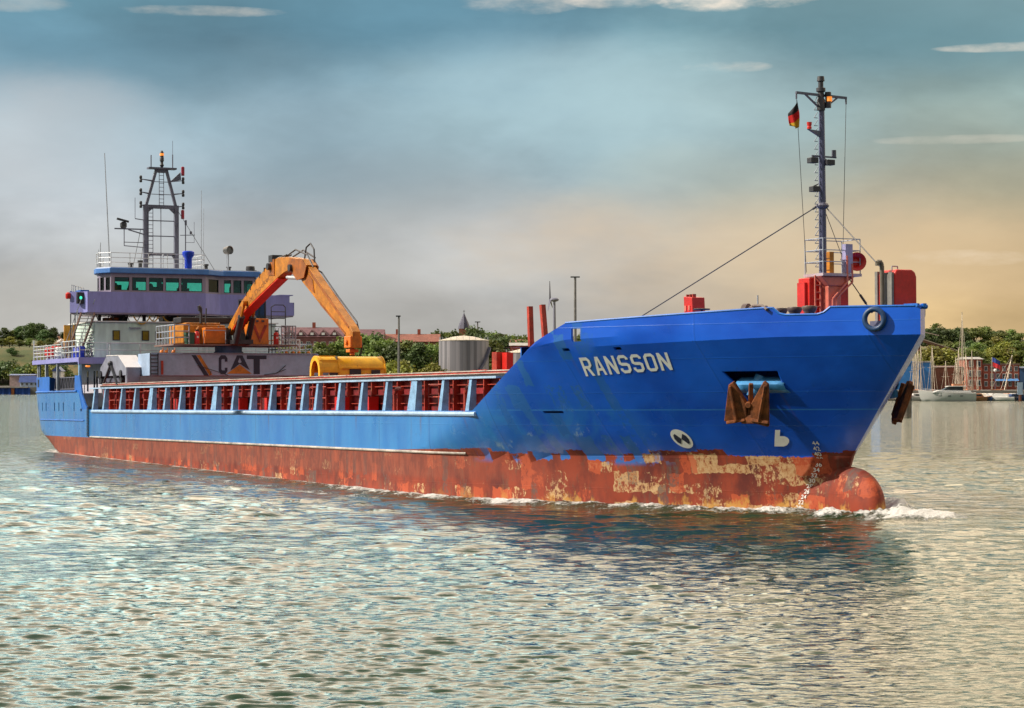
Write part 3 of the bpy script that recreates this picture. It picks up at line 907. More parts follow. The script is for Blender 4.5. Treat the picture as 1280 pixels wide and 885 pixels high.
# fairlead ring
mb = MB(); ring = []
nrm = CHN; tan = Vector((.8, .6, 0))
for i in range(24):
    a = 6.28318 * i / 24
    row = []
    for j in range(10):
        b = 6.28318 * j / 10
        rad = .36 + .10 * math.cos(b)
        row.append(CH + nrm * (.02 + .10 * math.sin(b)) + tan * rad * math.cos(a) + Vector((0, 0, rad * math.sin(a))))
    ring.append(row)
ring.append(ring[0])
mb.grid([list(r) + [r[0]] for r in ring]); mb.build('fairlead_ring', paint('dark_blue_fitting', (.012, .05, .14), .45, var=.3), ship, smooth=50)
mb = MB(); mb.box((2.2, -.75, 6.35), (2.9, .1, 6.98)); mb.tube((2.6, -.3, 6.98), (2.6, -.3, 7.25), .12); mb.build('mooring_bitt', MASTGREY, ship)

# bow roller / small fairlead notch right at the stem
mb = MB(); mb.bar((3.55, -.2, 7.50), (4.15, -.05, 7.50), .12); mb.bar((3.5, .5, 7.5), (4.2, .2, 7.5), .12); mb.tube((3.9, -.2, 7.46), (3.9, .5, 7.46), .09); mb.build('stem_roller', BLUE, ship)
# bulwark cap along the bow
for sg in (-1, 1):
    mb = MB(); pts = []
    for i in range(61):
        s_ = lerp(-7.9, 4.05, i / 60); y_ = hull_y(s_, 7); pts.append((s_, sg * max(y_ - .03, 0), z_top(s_) + .01))
    mb.path(pts, .05, 6); mb.build('bulwark_cap', BLUE, ship, smooth=40)

# ---- anchors, each hanging from its recess (things of their own)


def anchor(sg, label):
    c = Vector((-1.75, sg * (hull_y(-1.9, 4.0) + .42), 4.05))
    t = thing('anchor', label, 'anchor', c, True, 'anchors at the bow')
    # frame: along the hull (a), outward-up (n), down along the flare (d)
    a = Vector((.82, sg * .0, 0)); dyds = (hull_y(-1.2, 4.2) - hull_y(-2.6, 4.2)) / 1.4
    a = Vector((1, sg * dyds, 0)).normalized()
    dydz = (hull_y(-1.9, 4.6) - hull_y(-1.9, 3.6))
    d = Vector((-.34, -sg * dydz * .30, -1)).normalized()
    n = a.cross(d).normalized()
    if n.y * sg < 0: n = -n
    P = lambda u, v, w: c + a * (u * 1.02) + d * (v * 1.02) + n * (w + .16 * abs(u))
    for sd in (-1, 1):
        # fluke: broad blade hanging beside the shank, pointed at the top
        poly = [(sd * .06, .70), (sd * (.95 if sd * sg > 0 else .80), .62 if sd * sg > 0 else .86), (sd * .78, -.80), (sd * .60, -.92), (sd * .10, -.05)]
        mb = MB()
        q = [P(u, v, .02) for u, v in poly] + [P(u, v, .26 if abs(u) < .6 else .20) for u, v in poly]
        m = len(poly)
        mb.add(q, [(i, (i + 1) % m, m + (i + 1) % m, m + i) for i in range(m)] + [tuple(reversed(range(m))), tuple(range(m, 2 * m))])
        mb.bar(P(sd * .70, -.78, .24), P(sd * .45, .62, .30), .12, .10); mb.bar(P(sd * .12, .58, .28), P(sd * .84, .66, .24), .10, .12)
        mb.build('fluke', RUST, t, bevel=.03)
    mb = MB(); mb.bar(P(-.30, .60, .12), P(.30, .60, .12), .26, .34); mb.build('crown', RUST, t, bevel=.05)
    mb = MB(); mb.bar(P(0, .55, .10), P(0, -.75, .0), .22, .2, w1=.16, h1=.16); mb.tube(P(0, .0, .2), P(0, .0, .32), .13, n=10); mb.build('shank', RUST, t, bevel=.03)
    return t


anchor(-1, 'rusty brown stockless anchor with two broad flukes on the starboard bow below the ship name')
anchor(1, 'dark anchor hanging off the far side of the bow beyond the stem')
# hawse lips: pale blue rounded bolster closing the recess at its foot
for sg in (-1, 1):
    mb = MB()
    y0 = lambda s, z: sg * hull_y(s, z)
    pts = lambda s, z, o: Vector((s, sg * (hull_y(s, z) + o), z))
    rows = []
    for i in range(7):
        s_ = lerp(-2.25, -.62, i / 6)
        rows.append([pts(s_, 5.0, -.42), pts(s_, 4.86, -.12), pts(s_, 4.72, .10), pts(s_, 4.52, .15), pts(s_, 4.40, .0)])
    mb.grid(rows); o = mb.build('hawse_bolster', paint('light_blue_bolster', (.06, .25, .52), .4, var=.3), ship, smooth=40)
    sm = o.modifiers.new('s', 'SOLIDIFY'); sm.thickness = .05
    mb = MB(); mb.tube(pts(-1.7, 5.05, -.6), pts(-1.85, 4.25, .18), .22, n=14); mb.build('hawse_pipe', paint('light_blue_bolster', (.06, .25, .52)), ship, smooth=40)

# ================================================================ FORECASTLE: tower, mast, tanks
mb = MB(); mb.box((-2.5, -.68, 6.32), (-1.75, 1.12, 8.78)); mb.build('winch_house', BRIGHTRED, ship, bevel=.03)
mb = MB(); mb.box((-2.4, -.80, 6.32), (-1.9, -.685, 8.6)); mb.build('winch_house_door', BRIGHTRED, ship)
mb = MB(); mb.box((-1.75, -.16, 6.32), (-1.25, .42, 8.45)); mb.prism([(-.16, 8.45), (.42, 8.45), (1.05, 8.82), (-.5, 8.82)], lambda a, z: (-1.75, a, z), lambda a, z: (-1.2, a, z)); mb.build('mast_pedestal', PINKRED, ship, bevel=.03)
mb = MB()
for y_ in (-.52, -.28): mb.tube((-1.6, y_, 6.4), (-1.6, y_, 8.86), .035)
for k in range(9): mb.tube((-1.6, -.52, 6.6 + k * .27), (-1.6, -.28, 6.6 + k * .27), .025)
mb.build('tower_ladder', PINKRED, ship)
mb = MB(); mb.box((-2.4, -.50, 8.825), (-1.1, 1.28, 8.93)); mb.build('mast_platform', paint('platform_lilac', (.42, .33, .36), .5), ship)
mb = MB(); railing(mb, [(-2.35, -.46, 8.93), (-1.15, -.46, 8.93), (-1.15, 1.24, 8.93), (-2.35, 1.24, 8.93), (-2.35, -.46, 8.93)], 1.32, 3, 1.2, .02); mb.build('platform_railing', GREYRAIL, ship)
mb = MB(); mb.path([(-1.12, .62, 9.6), (-1.12, .62, 8.6), (-1.12, .1, 8.1), (-1.12, -.05, 7.95), (-1.12, -.07, 6.4)], .04, 8); mb.path([(-1.12, .85, 9.3), (-1.12, .85, 8.6), (-1.12, .28, 8.12), (-1.12, .14, 7.97), (-1.12, .12, 6.4)], .04, 8); mb.build('tower_pipe', PINKRED, ship, smooth=40)
MZ0, MZ1 = 8.86, 16.45
mast = MB(); mast.tube((-1.9, .05, 6.4), (-1.9, .05, 11.9), .155, .14, 12); mast.tube((-1.9, .05, 11.9), (-1.9, .05, 15.6), .135, .105, 12)
mast = mast.build('foremast', paint('foremast_grey', (.075, .08, .15), .4, var=.2), ship, smooth=40)
mb = MB()
for k in range(22):
    z = 9.2 + k * .3
    mb.path([(-1.9, -.14, z + .22), (-1.9, -.30, z), (-1.9, -.14, z)], .016, 5)
mb.build('mast_rungs', GREYRAIL, mast)
mb = MB(); mb.bar((-1.9, -1.12, 15.82), (-1.9, 1.2, 15.74), .09)
mb.bar((-1.9, -.72, 15.8), (-1.9, 0, 15.25), .06); mb.bar((-1.9, .8, 15.74), (-1.9, .1, 15.25), .06); mb.tube((-1.9, -1.1, 15.8), (-1.9, -1.1, 15.58), .035); mb.tube((-1.9, 1.18, 15.74), (-1.9, 1.18, 15.5), .035)
mb.build('yard', MASTGREY, mast)
mb = MB(); mb.lathe([(.16, 15.2), (.16, 15.6), (.12, 15.65), (.12, 15.9), (.18, 15.92), (.18, 16.05), (.1, 16.08), (.1, 16.3), (.15, 16.32), (.13, 16.5)], (-1.9, .02, 0)); mb.build('mast_head_lantern', DARK, mast, smooth=40)
mb = MB(); mb.lathe([(.12, 15.3), (.12, 15.5), (.11, 15.52), (.11, 15.75), (.13, 15.76), (.12, 15.9)], (-1.8, .28, 0)); mb.build('mast_light', DARK, mast, smooth=40)
MB().lathe([(.115, 15.54), (.115, 15.72)], (-1.76, .30, 0)).build('mast_light_lens', ORLAMP, mast)
mb = MB(); mb.prism([(-.60, 14.45), (0, 14.4), (0, 14.15)], lambda y, z: (-1.95, y, z), lambda y, z: (-1.85, y, z)); mb.build('light_bracket', MASTGREY, mast)
mb = MB(); mb.lathe([(.09, 14.46), (.09, 14.54), (.07, 14.58), (.09, 14.6), (.10, 14.72)], (-1.9, -.52, 0)); mb.build('red_mast_lamp', BRIGHTRED, mast)
mb = MB(); mb.bar((-1.9, -.42, 13.44), (-1.9, .70, 13.42), .06); mb.lathe([(.09, 13.42), (.09, 13.7)], (-1.9, .60, 0)); mb.build('lamp_arm', MASTGREY, mast)
for y_, z_ in ((-.48, 13.25), (.28, 13.2), (-.40, 12.16)):
    mb = MB(); mb.box((-1.9, y_ - .17, z_ - .11), (-1.6, y_ + .17, z_ + .10)); mb.bar((-1.9, y_, z_ + .1), (-1.9, y_ * .3, z_ + .22), .04); mb.build('floodlight', DARK, mast, bevel=.02)
mb = MB(); mb.ball((-1.9, .05, 11.55), (.26, .26, .14), 12); mb.build('stay_band', MASTGREY, mast)
# loud horn and its lilac box
mb = MB(); mb.box((-1.35, .56, 8.95), (-1.12, .88, 10.05)); mb.build('horn_box', paint('lilac_grey_box', (.30, .28, .46), .4), ship)
mb = MB()
hd = Vector((.82, -.35, .03)).normalized()
mb.lathe([(.09, -.75), (.11, -.3), (.16, -.1), (.27, .10), (.36, .17), (.36, .2), (.30, .18), (.12, -.05)], (-1.25, 1.12, 9.38), hd, 20); mb.build('horn', BRIGHTRED, ship, smooth=50)
mb = MB(); mb.lathe([(.10, .0), (.10, .5), (.28, .55), (.24, .75), (.05, .85)], (-1.7, 1.05, 8.93)); mb.build('horn_ventilator', paint('platform_lilac', (.42, .33, .36)), ship, smooth=40)
mb = MB(); mb.box((-1.5, -.06, 8.93), (-1.3, .14, 9.75)); mb.build('winch_control', YELLOW, ship)
# red storage tank with curved top at the stem and the goose-neck pipe beside it
mb = MB()
prof = [(-.05, 6.4), (-.05, 8.72), (.05, 8.86), (.72, 8.86), (.86, 8.78), (.93, 8.6), (.93, 6.4)]
mb.prism(prof, lambda y, z: (1.7, y + .02, z), lambda y, z: (2.75, y + .02, z)); mb.build('bow_locker', BRIGHTRED, ship, bevel=.05)
mb = MB(); mb.box((1.62, -.10, 6.4), (1.78, .40, 8.82)); mb.box((2.2, -.14, 6.4), (2.7, -.04, 8.75)); mb.build('bow_locker_frame', paint('grey_frame', (.20, .19, .17), .5), ship)
mb = MB(); mb.path([(2.2, .25, 8.86), (2.2, .25, 9.0), (2.2, .5, 9.0), (2.2, .5, 8.86)], .025); mb.build('lifting_loop', GREYRAIL, ship)
mb = MB(); mb.path([(2.3, -.27, 6.4), (2.3, -.27, 9.0), (2.3, -.31, 9.12), (2.3, -.4, 9.16), (2.3, -.47, 9.1), (2.3, -.47, 9.0)], .085, 10); mb.build('vent_pipe', paint('pipe_brown_grey', (.13, .11, .08), .5), ship, smooth=50)
mb = MB(); mb.path([(3.2, -.9, 7.5), (2.45, -.1, 7.5)], .02); mb.build('breast_bar', GREYRAIL, ship)
# stays
for nm, a_, b_, r_ in (('forward_stay', (-1.9, .15, 11.55), (2.0, .3, 8.6), .022), ('forward_stay', (-1.9, .1, 11.5), (-1.3, .8, 8.95), .014), ('side_stay', (-1.9, 1.2, 8.85), (-1.1, 1.75, 7.45), .022), ('long_stay', (-1.9, -.05, 11.6), (-11.63, -3.0, 7.3), .024), ('halyard', (-1.9, -1.1, 15.58), (-2.2, -.5, 9.0), .012), ('halyard', (-1.9, 1.18, 15.5), (-1.4, .6, 9.0), .012)):
    mb = MB(); mb.tube(a_, b_, r_, n=6)
    if nm == 'long_stay':
        A, B = Vector(a_), Vector(b_)
        mb.tube(A.lerp(B, .93), A.lerp(B, .955), .05); mb.tube(A.lerp(B, .02), A.lerp(B, .035), .05)
    if nm == 'side_stay':
        A, B = Vector(a_), Vector(b_); mb.tube(A.lerp(B, .5), A.lerp(B, .75), .05); mb.tube(A.lerp(B, .8), A.lerp(B, 1), .04)
    mb.build(nm, DARK, ship)
# mooring bollards and windlass at the bulwark dip
for s_ in (-1.45, -.48, .48):
    y_ = -2.2
    mb = MB(); mb.lathe([(.20, 6.32), (.20, 7.36), (.25, 7.42), (.29, 7.52), (.27, 7.58), (.1, 7.60)], (s_, y_, 0), n=14); mb.build('roller_bollard', paint('brown_bollard', (.10, .07, .06), .5, var=.4), ship, smooth=40)
mb = MB(); mb.tube((-1.6, -3.5, 7.35), (-1.0, -3.1, 7.35), .30, n=14); mb.tube((-1.75, -3.6, 7.35), (-1.6, -3.5, 7.35), .4, n=14); mb.path([(-1.3, -3.5, 7.65), (-.7, -3.5, 7.62), (-.2, -3.6, 7.45)], .06); mb.build('mooring_winch', paint('brown_bollard', (.10, .07, .06)), ship, smooth=40)
mb = MB(); mb.tube((-1.45, -3.2, 7.2), (-1.45, -3.2, 8.05), .03); mb.build('jack_staff', GREYRAIL, ship)
mb = MB(); mb.lathe([(.04, 6.4), (.04, 7.62)], (-4.3, -3.9, 0)); mb.lathe([(.30, 7.60), (.33, 7.62), (.33, 7.65), (.29, 7.66)], (-4.3, -3.9, 0), n=18); mb.build('valve_handwheel', DARK, ship)
for s_ in (-12.6, -9.6):
    mb = MB(); mb.lathe([(.05, 6.3), (.05, 7.42), (.1, 7.45), (.02, 7.5)], (s_, -4.5, 0)); mb.build('deck_vent', DARK, ship)
# red channel posts on the far side of the hatch
mb = MB(); mb.bar((-42.1, 8.0, 5.3), (-42.25, 7.95, 9.5), .27, .26); mb.build('port_guide_post', REDLEAD, ship)
mb = MB(); mb.bar((-40.1, 8.0, 5.3), (-40.6, 7.9, 9.52), .27, .26); mb.build('port_guide_post', REDLEAD, ship)
mb = MB(); mb.box((-44.2, 6.5, 5.3), (-43.6, 7.4, 6.95)); mb.build('hatch_end_post', REDLEAD, ship)
mb = MB(); mb.box((-43.5, 6.8, 5.3), (-42.9, 7.2, 6.9)); mb.build('hatch_end_post', BRIGHTRED, ship)

# ================================================================ SUPERSTRUCTURE AFT
# lower house
mb = MB(); mb.box((-84.0, -6.6, 3.6), (-78.5, 6.6, 6.98)); mb.build('lower_deckhouse', paint('lower_house_lilac_white', (.60, .58, .66), .5, var=.1), ship)
for y_ in (-5.9, -5.45):
    MB().box((-78.49, y_ - .1, 5.0), (-78.46, y_ + .1, 6.4)).build('narrow_window', DARKGLASS, ship)
for s_ in (-80.3, -79.6, -82.0):
    MB().box((s_ - .16, -6.63, 5.0), (s_ + .16, -6.605, 6.4)).build('narrow_window', DARKGLASS, ship)
mb = MB(); mb.box((-76.9, -7.0, 3.65), (-76.2, -4.6, 5.7)); mb.build('winch_cover', LEGGREY, ship, bevel=.05)
# poop deck
mb = MB(); mb.box((-90.2, -8.5, 6.98), (-77.4, 8.5, 7.28)); mb.build('poop_deck', LILAC, ship)
mb = MB(); mb.box((-77.6, -8.5, 6.84), (-77.38, 8.5, 6.98)); mb.build('poop_deck_beam', LILAC, ship)
for sg in (-1, 1):
    for s_, r_ in ((-89.9, .1), (-88.9, .08), (-86.6, .13), (-83.5, .1), (-77.6, .13), (-77.5, .08)):
        yy = min(8.36, hull_y(s_, 5.) - .16) if s_ > -90 else 8.2; mb = MB(); mb.bar((s_, sg * yy, 4.2), (s_, sg * yy, 6.98), r_ * 1.6); mb.build('stanchion', LBLUE if s_ > -78 else GREYRAIL, ship)
MB().lathe([(.16, 0), (.18, .06), (.1, .12)], (-77.3, -7.9, 6.72), (0, 0, -1)).build('deck_lamp', ORLAMP, ship, smooth=40)
mb = MB(); railing(mb, [(-77.5, -8.4, 7.28), (-82.2, -8.4, 7.28)], 1.15, 3, .95, .035); mb.build('poop_railing', STEEL, ship)
mb = MB(); railing(mb, [(-82.2, -8.4, 7.28), (-90.1, -8.4, 7.28)], 1.0, 4, .95, .032); mb.tube((-90.1, -8.4, 7.28), (-90.1, -8.4, 8.75), .05); mb.build('poop_railing', STEEL, ship)
mb = MB(); railing(mb, [(-90.1, -8.4, 7.28), (-90.1, 8.4, 7.28)], 1.0, 3, 1.2, .032); mb.build('poop_railing', STEEL, ship)
mb = MB(); railing(mb, [(-77.5, -8.4, 7.28), (-77.5, 8.4, 7.28)], 1.0, 2, 2.2, .03); mb.build('poop_railing', STEEL, ship)
mb = MB(); railing(mb, [(-77.5, 8.4, 7.28), (-90.1, 8.4, 7.28)], 1.0, 3, 1.2, .03); mb.build('poop_railing', STEEL, ship)
# upper house
upper = MB().box((-86.0, -6.83, 7.28), (-79.5, 6.45, 9.76)).build('upper_deckhouse', SEAGREEN, ship, bevel=.06)
MB().box((-86.05, -6.95, 9.763), (-79.3, 6.55, 9.84)).build('upper_deckhouse_roof', WHITE, upper)
for y_ in (-5.29, -3.21, -2.23, 0.2, 2.4, 4.6):
    mb = MB(); mb.box((-79.495, y_ - .27, 8.50), (-79.44, y_ + .27, 9.20)); f_ = mb.build('window', DARK, upper, bevel=.06)
    MB().box((-79.44, y_ - .2, 8.56), (-79.42, y_ + .2, 9.14)).build('pane', AMBERGLASS, f_)
MB().box((-79.49, -4.4, 9.36), (-79.2, -3.55, 9.42)).build('rain_hood', GREYRAIL, upper)
mb = MB(); mb.path([(-79.3, -6.0, 8.30), (-79.3, 6.0, 8.30)], .03)
for k in range(6): mb.tube((-79.3, -6.0 + k * 2.4, 7.3), (-79.3, -6.0 + k * 2.4, 8.3), .028)
mb.build('storm_rail', WHITE, upper)
# side louvres
mb = MB()
for k in range(9): mb.box((-81.2, -6.90, 7.5 + k * .2), (-79.7, -6.84, 7.58 + k * .2))
mb.build('louvre', WHITE, upper)
# space under the bridge: legs, machinery, coiled yellow hoses
mb = MB()
for y_ in (-6.2, -3.0, -1.4, .6, 3.2, 5.6):
    MB().box((-80.6, y_ - .1, 9.842), (-80.4, y_ + .1, 10.30)).build('bridge_leg', DARK, ship)
for y0, y1 in ((-4.6, -3.6), (-1.0, 1.2), (2.0, 3.1)): MB().box((-83.5, y0, 9.842), (-82.5, y1, 10.28)).build('machinery_box', DARK, ship)
for k in range(9):
    y_ = -6.4 + k * .55; MB().bar((-80.0, y_, 9.842), (-80.0, y_ + (.25 if k % 2 else -.2), 10.30), .05).build('bridge_brace', DARK, ship)
mb = MB(); mb.box((-80.8, -5.9, 9.86), (-80.2, -4.9, 10.1)); mb.build('stowage_box', RUST, ship)
mb = MB()
for y0, y1, dip in ((-4.1, -2.9, .55), (-3.0, -2.3, .35), (-2.0, -.9, .4)):
    pts = [(-79.36, lerp(y0, y1, i / 10), 10.2 - dip * (1 - (2 * i / 10 - 1) ** 2)) for i in range(11)]
    mb.path(pts, .045, 6)
mb.build('yellow_hose', paint('yellow_hose', (.70, .38, .03), .5), ship, smooth=50)
# bridge deck and wings
WZ0, WZ1 = 10.36, 11.84


def plan_prism(poly, z0, z1): return MB().prism(poly, lambda x, y: (x, y, z0), lambda x, y: (x, y, z1))


plan_prism([(-79.95, -8.4), (-79.55, -7.55), (-78.85, -7.4), (-78.85, .92), (-79.9, 2.35), (-79.9, 7.9), (-84.5, 7.9), (-84.5, -6.2), (-81.6, -7.65)], WZ0 - .06, WZ0 + .04).build('bridge_deck', WINGREY, ship)


def panel(mb, pts, z0, z1, th=.08):
    for (x0, y0), (x1, y1) in zip(pts, pts[1:]):
        d = Vector((x1 - x0, y1 - y0, 0)).normalized(); n = Vector((d.y, -d.x, 0)) * th
        mb.prism([(0, z0), (1, z0), (1, z1), (0, z1)], lambda t, z: (lerp(x0, x1, t), lerp(y0, y1, t), z), lambda t, z: (lerp(x0, x1, t) - n.x, lerp(y0, y1, t) - n.y, z))
    return mb


FRONT = [(-79.95, -8.42), (-79.3, -7.66), (-78.8, -7.5), (-78.8, .95), (-79.85, 2.38), (-79.85, 7.6)]
mb = panel(MB(), FRONT, WZ0 + .04, WZ1); mb.build('bridge_wing_bulwark', LILAC, ship)
mb = panel(MB(), [(-79.85, 7.6), (-79.85, 7.95), (-83.5, 7.95)], WZ0 + .04, WZ1 - .5); mb.box((-81.2, 6.9, WZ1), (-79.9, 7.9, WZ1 + .06)); mb.box((-80.2, 6.6, WZ1 - .05), (-79.83, 7.62, WZ1 + .02)); mb.build('bridge_wing_bulwark', LILAC, ship)
mb = panel(MB(), [(-84.3, -6.3), (-81.6, -7.68), (-79.96, -8.42)], WZ0 + .04, WZ1 + .05); mb.box((-81.5, -7.6, WZ1 + .052), (-80.2, -7.0, WZ1 + .16)); mb.build('bridge_wing_bulwark', BLUE, ship)
MB().box((-79.5, -8.1, 11.0), (-79.2, -7.62, 11.78)).build('sidelight_box', DARK, ship)
MB().ball((-79.19, -7.86, 11.4), (.07, .1, .12)).build('green_sidelight', lamp_mat('green_lamp_glow', (.05, .8, .5), .9), ship)
MB().lathe([(.16, 0), (.2, .1), (.2, .35), (.1, .45)], (-80.05, -8.5, 11.35)).build('lifebuoy_light', BRIGHTRED, ship, smooth=40)
mb = MB(); mb.path([(-80.05, -8.34, 10.3), (-80.05, -8.34, 7.3)], .04); mb.build('wing_support', DARK, ship); mb = MB(); mb.path([(-81.6, -7.62, 10.3), (-81.6, -7.62, 7.3)], .04); mb.build('wing_support', DARK, ship)
mb = MB(); mb.box((-83.0, -8.05, 7.95), (-82.9, -7.3, 9.65)); mb.build('orange_screen', paint('orange_screen', (.72, .30, .03), .5, var=.35, scale=2.5), ship)
mb = MB(); railing(mb, [(-80.3, -8.2, WZ1 + .05), (-81.6, -7.6, WZ1 + .05), (-84.2, -6.3, WZ1 + .05)], .45, 1, .9, .025); mb.build('wing_railing', STEEL, ship)
# outside stairs
mb = MB(); A, B = Vector((-78.4, -7.55, 10.3)), Vector((-82.6, -7.55, 7.35))
for y_ in (-8.05, -7.1): mb.bar((A.x, y_, A.z), (B.x, y_, B.z), .06, .24)
mb.build('stair_stringer', paint('brown_stair_steel', (.12, .06, .04), .6), ship)
mb = MB()
for k in range(13):
    p = A.lerp(B, (k + .5) / 13); mb.box((p.x - .14, -8.02, p.z - .02), (p.x + .14, -7.13, p.z + .02))
mb.build('stair_tread', paint('pale_tread', (.50, .44, .38), .5, var=.25), ship)
mb = MB()
for y_ in (-8.05, -7.1):
    mb.path([(A.x, y_, A.z + .95), (B.x, y_, B.z + .95), (B.x, y_, B.z)], .028)
    for k in (2, 5, 8): p = A.lerp(B, k / 9); mb.tube((p.x, y_, p.z), (p.x, y_, p.z + .95), .024)
mb.build('stair_handrail', GREYRAIL, ship)

# wheelhouse: hollow, glazed all round
WH0, WH1 = 11.84, 13.12
wheel = MB()
ring = [(-81.2, -6.15), (-79.9, -6.38), (-78.82, -5.85), (-78.82, .95), (-79.87, 2.40), (-79.87, 5.0), (-83.6, 5.0), (-83.6, -5.0)]
WINS = {1: [(.10, .42), (.55, .92)], 2: None, 3: [(.2, .86)], 4: [(.10, .30), (.37, .60), (.67, .92)], 0: [(.2, .8)], 5: [(.1, .45), (.55, .9)], 6: [(.04, .2), (.23, .39), (.42, .58), (.61, .77), (.8, .96)], 7: [(.15, .85)]}
px2 = lambda p: (-5.8 + (p - 140) * .0577 + 5.85) / 6.8
WINS[2] = [(px2(a), px2(b)) for a, b in ((143.5, 161.5), (165, 182.5), (186, 203.5), (206.5, 223.5), (226, 252.5))]
WZa, WZb = 11.95, 12.86
panes = []
for i in range(8):
    (x0, y0), (x1, y1) = ring[i], ring[(i + 1) % 8]
    d = Vector((x1 - x0, y1 - y0, 0)); n = Vector((d.y, -d.x, 0)).normalized()

    def slab(t0, t1, z0, z1, mb=wheel, o0=0., o1=-.09):
        q = [(t0, z0), (t1, z0), (t1, z1), (t0, z1)]
        mb.prism(q, lambda t, z: (x0 + d.x * t + n.x * o0, y0 + d.y * t + n.y * o0, z), lambda t, z: (x0 + d.x * t + n.x * o1, y0 + d.y * t + n.y * o1, z))
    slab(0, 1, WH0, WZa); slab(0, 1, WZb, WH1)
    e = 0.
    for a_, b_ in WINS[i]:
        slab(e, a_, WZa, WZb); e = b_
        m1, m2 = MB(), MB()
        slab(a_ + .003, b_ - .003, WZa + .003, WZb - .003, m1, -.04, -.055)
        fr = .035 / d.length
        for q in ((a_, a_ + fr, WZa, WZb), (b_ - fr, b_, WZa, WZb), (a_ + fr, b_ - fr, WZa, WZa + .035), (a_ + fr, b_ - fr, WZb - .035, WZb)): slab(*q, m2, .012, -.03)
        panes.append((m1, m2))
    slab(e, 1, WZa, WZb)
wheel = wheel.build('wheelhouse', WINGREY, ship)
for m1, m2 in panes:
    f_ = m2.build('window_frame', DARK, wheel); m1.build('pane', TEALGLASS, wheel)
WIN = paint('bridge_interior', (.08, .06, .04), .6)
mb = MB()
for y0, y1, h in ((-5.2, -4.7, .75), (-4.2, -3.5, .45), (-2.8, -2.0, .6), (-1.7, -1.5, .9), (-.6, .2, .5), (3.3, 3.9, .7)):
    mb.box((-80.6, y0, 11.8), (-80.2, y1, 11.95 + h * .6))
    mb.ball((-80.9, (y0 + y1) / 2, 12.2), (.25, .2, .4))
mb.build('bridge_console', WIN, wheel)
plan_prism([(-83.5, -4.9), (-81.15, -6.04), (-79.95, -6.26), (-78.95, -5.75), (-78.95, .9), (-79.95, 2.3), (-79.95, 4.9), (-83.5, 4.9)], 11.72, 11.80).build('bridge_floor', WIN, wheel)
# roof with blue fascia
rp = [(-84.0, -5.15), (-81.1, -6.42), (-79.75, -6.64), (-78.55, -6.0), (-78.55, 1.1), (-79.6, 2.55), (-79.6, 5.35), (-84.0, 5.35)]
plan_prism(rp, 13.123, 13.50).build('wheelhouse_roof', paint('fascia_blue', (.07, .20, .52), .4, var=.15), ship, bevel=.05)
plan_prism([(x - .1 if x > -81 else x + .1, y * .985) for x, y in rp], 13.503, 13.55).build('roof_covering', WHITE, ship)
RZ = 13.55
mb = MB(); railing(mb, [(-83.8, -5.0, RZ), (-81.1, -6.25, RZ), (-79.9, -6.42, RZ), (-79.0, -5.8, RZ), (-79.0, .9, RZ), (-83.8, .9, RZ)], 1.0, 3, 1.45, .024); mb.build('roof_railing', STEEL, ship)

# signal mast on the roof
SX = -83.0
rm = MB()
for y_ in (-2.14, .14): rm.bar((SX, y_, RZ), (SX, y_, 18.25), .30, .30)
rm.bar((SX, -2.3, 18.2), (SX, .3, 18.2), .26)
rm.bar((SX, -2.1, 18.25), (SX, -1.33, 20.9), .19); rm.bar((SX, .1, 18.25), (SX, -.60, 20.9), .19)
rm.box((SX - .3, -1.95, 20.9), (SX + .3, .10, 21.02))
rm.prism([(-1.5, 20.9), (-.4, 20.9), (-.7, 20.65), (-1.2, 20.65)], lambda y, z: (SX - .1, y, z), lambda y, z: (SX + .1, y, z))
for s_ in (-1, 1):
    y0 = -2.14 if s_ < 0 else .14
    rm.prism([(y0, 18.1), (y0 - s_ * .55, 18.1), (y0, 17.6)], lambda y, z: (SX - .1, y, z), lambda y, z: (SX + .1, y, z))
    rm.prism([(y0, 14.9), (y0 - s_ * .5, 14.9), (y0, 14.3)], lambda y, z: (SX - .1, y, z), lambda y, z: (SX + .1, y, z))
rm.bar((SX, -2.14, 14.8), (SX, .14, 14.8), .2)
rm = rm.build('signal_mast', MASTGREY, ship)
mb = MB()
for z_ in (17.2, 16.1): mb.bar((SX, -2.14, z_), (SX, .14, z_), .07)
for z_ in (20.0, 19.1): mb.bar((SX, -1.7, z_), (SX, -.25, z_), .045)
mb.tube((SX, -1.0, RZ), (SX, -1.0, 18.1), .03)
mb.build('mast_crossbar', MASTGREY, rm)
mb = MB()
for y0, z0, z1, x_ in ((-1.98, 13.6, 18.1, SX + .2), (-1.12, 18.3, 20.9, SX)):
    for y_ in (y0, y0 + .33): mb.tube((x_, y_, z0), (x_, y_, z1), .025)
    k = z0 + .2
    while k < z1: mb.tube((x_, y0, k), (x_, y0 + .33, k), .02); k += .28
mb.build('mast_ladder', MASTGREY, rm)
for z_ in (20.15, 19.23, 18.32):
    for s_ in (-1, 1):
        y0 = -2.48 if s_ < 0 else .66
        inner = (-1.6 - (20.15 - z_) * .3) if s_ < 0 else (-.35 + (20.15 - z_) * .28)
        mb = MB(); mb.bar((SX, inner, z_ - .1), (SX, y0, z_), .16, .10, w1=.05, h1=.05); mb.build('lamp_arm', MASTGREY, rm)
        mb = MB(); mb.lathe([(.07, -.24), (.10, -.2), (.10, -.05), (.06, 0), (.10, .05), (.10, .2), (.07, .25)], (SX, y0, z_)); mb.build('signal_lamp', DARK, rm, smooth=40)
for y_, z_ in ((.64, 20.82), (.62, 17.7)):
    mb = MB(); mb.lathe([(.06, -.32), (.12, -.3), (.12, .3), (.08, .34)], (SX, y_, z_)); mb.build('red_signal_lamp', paint('dark_red_lens', (.30, .012, .03), .25), rm, smooth=40)
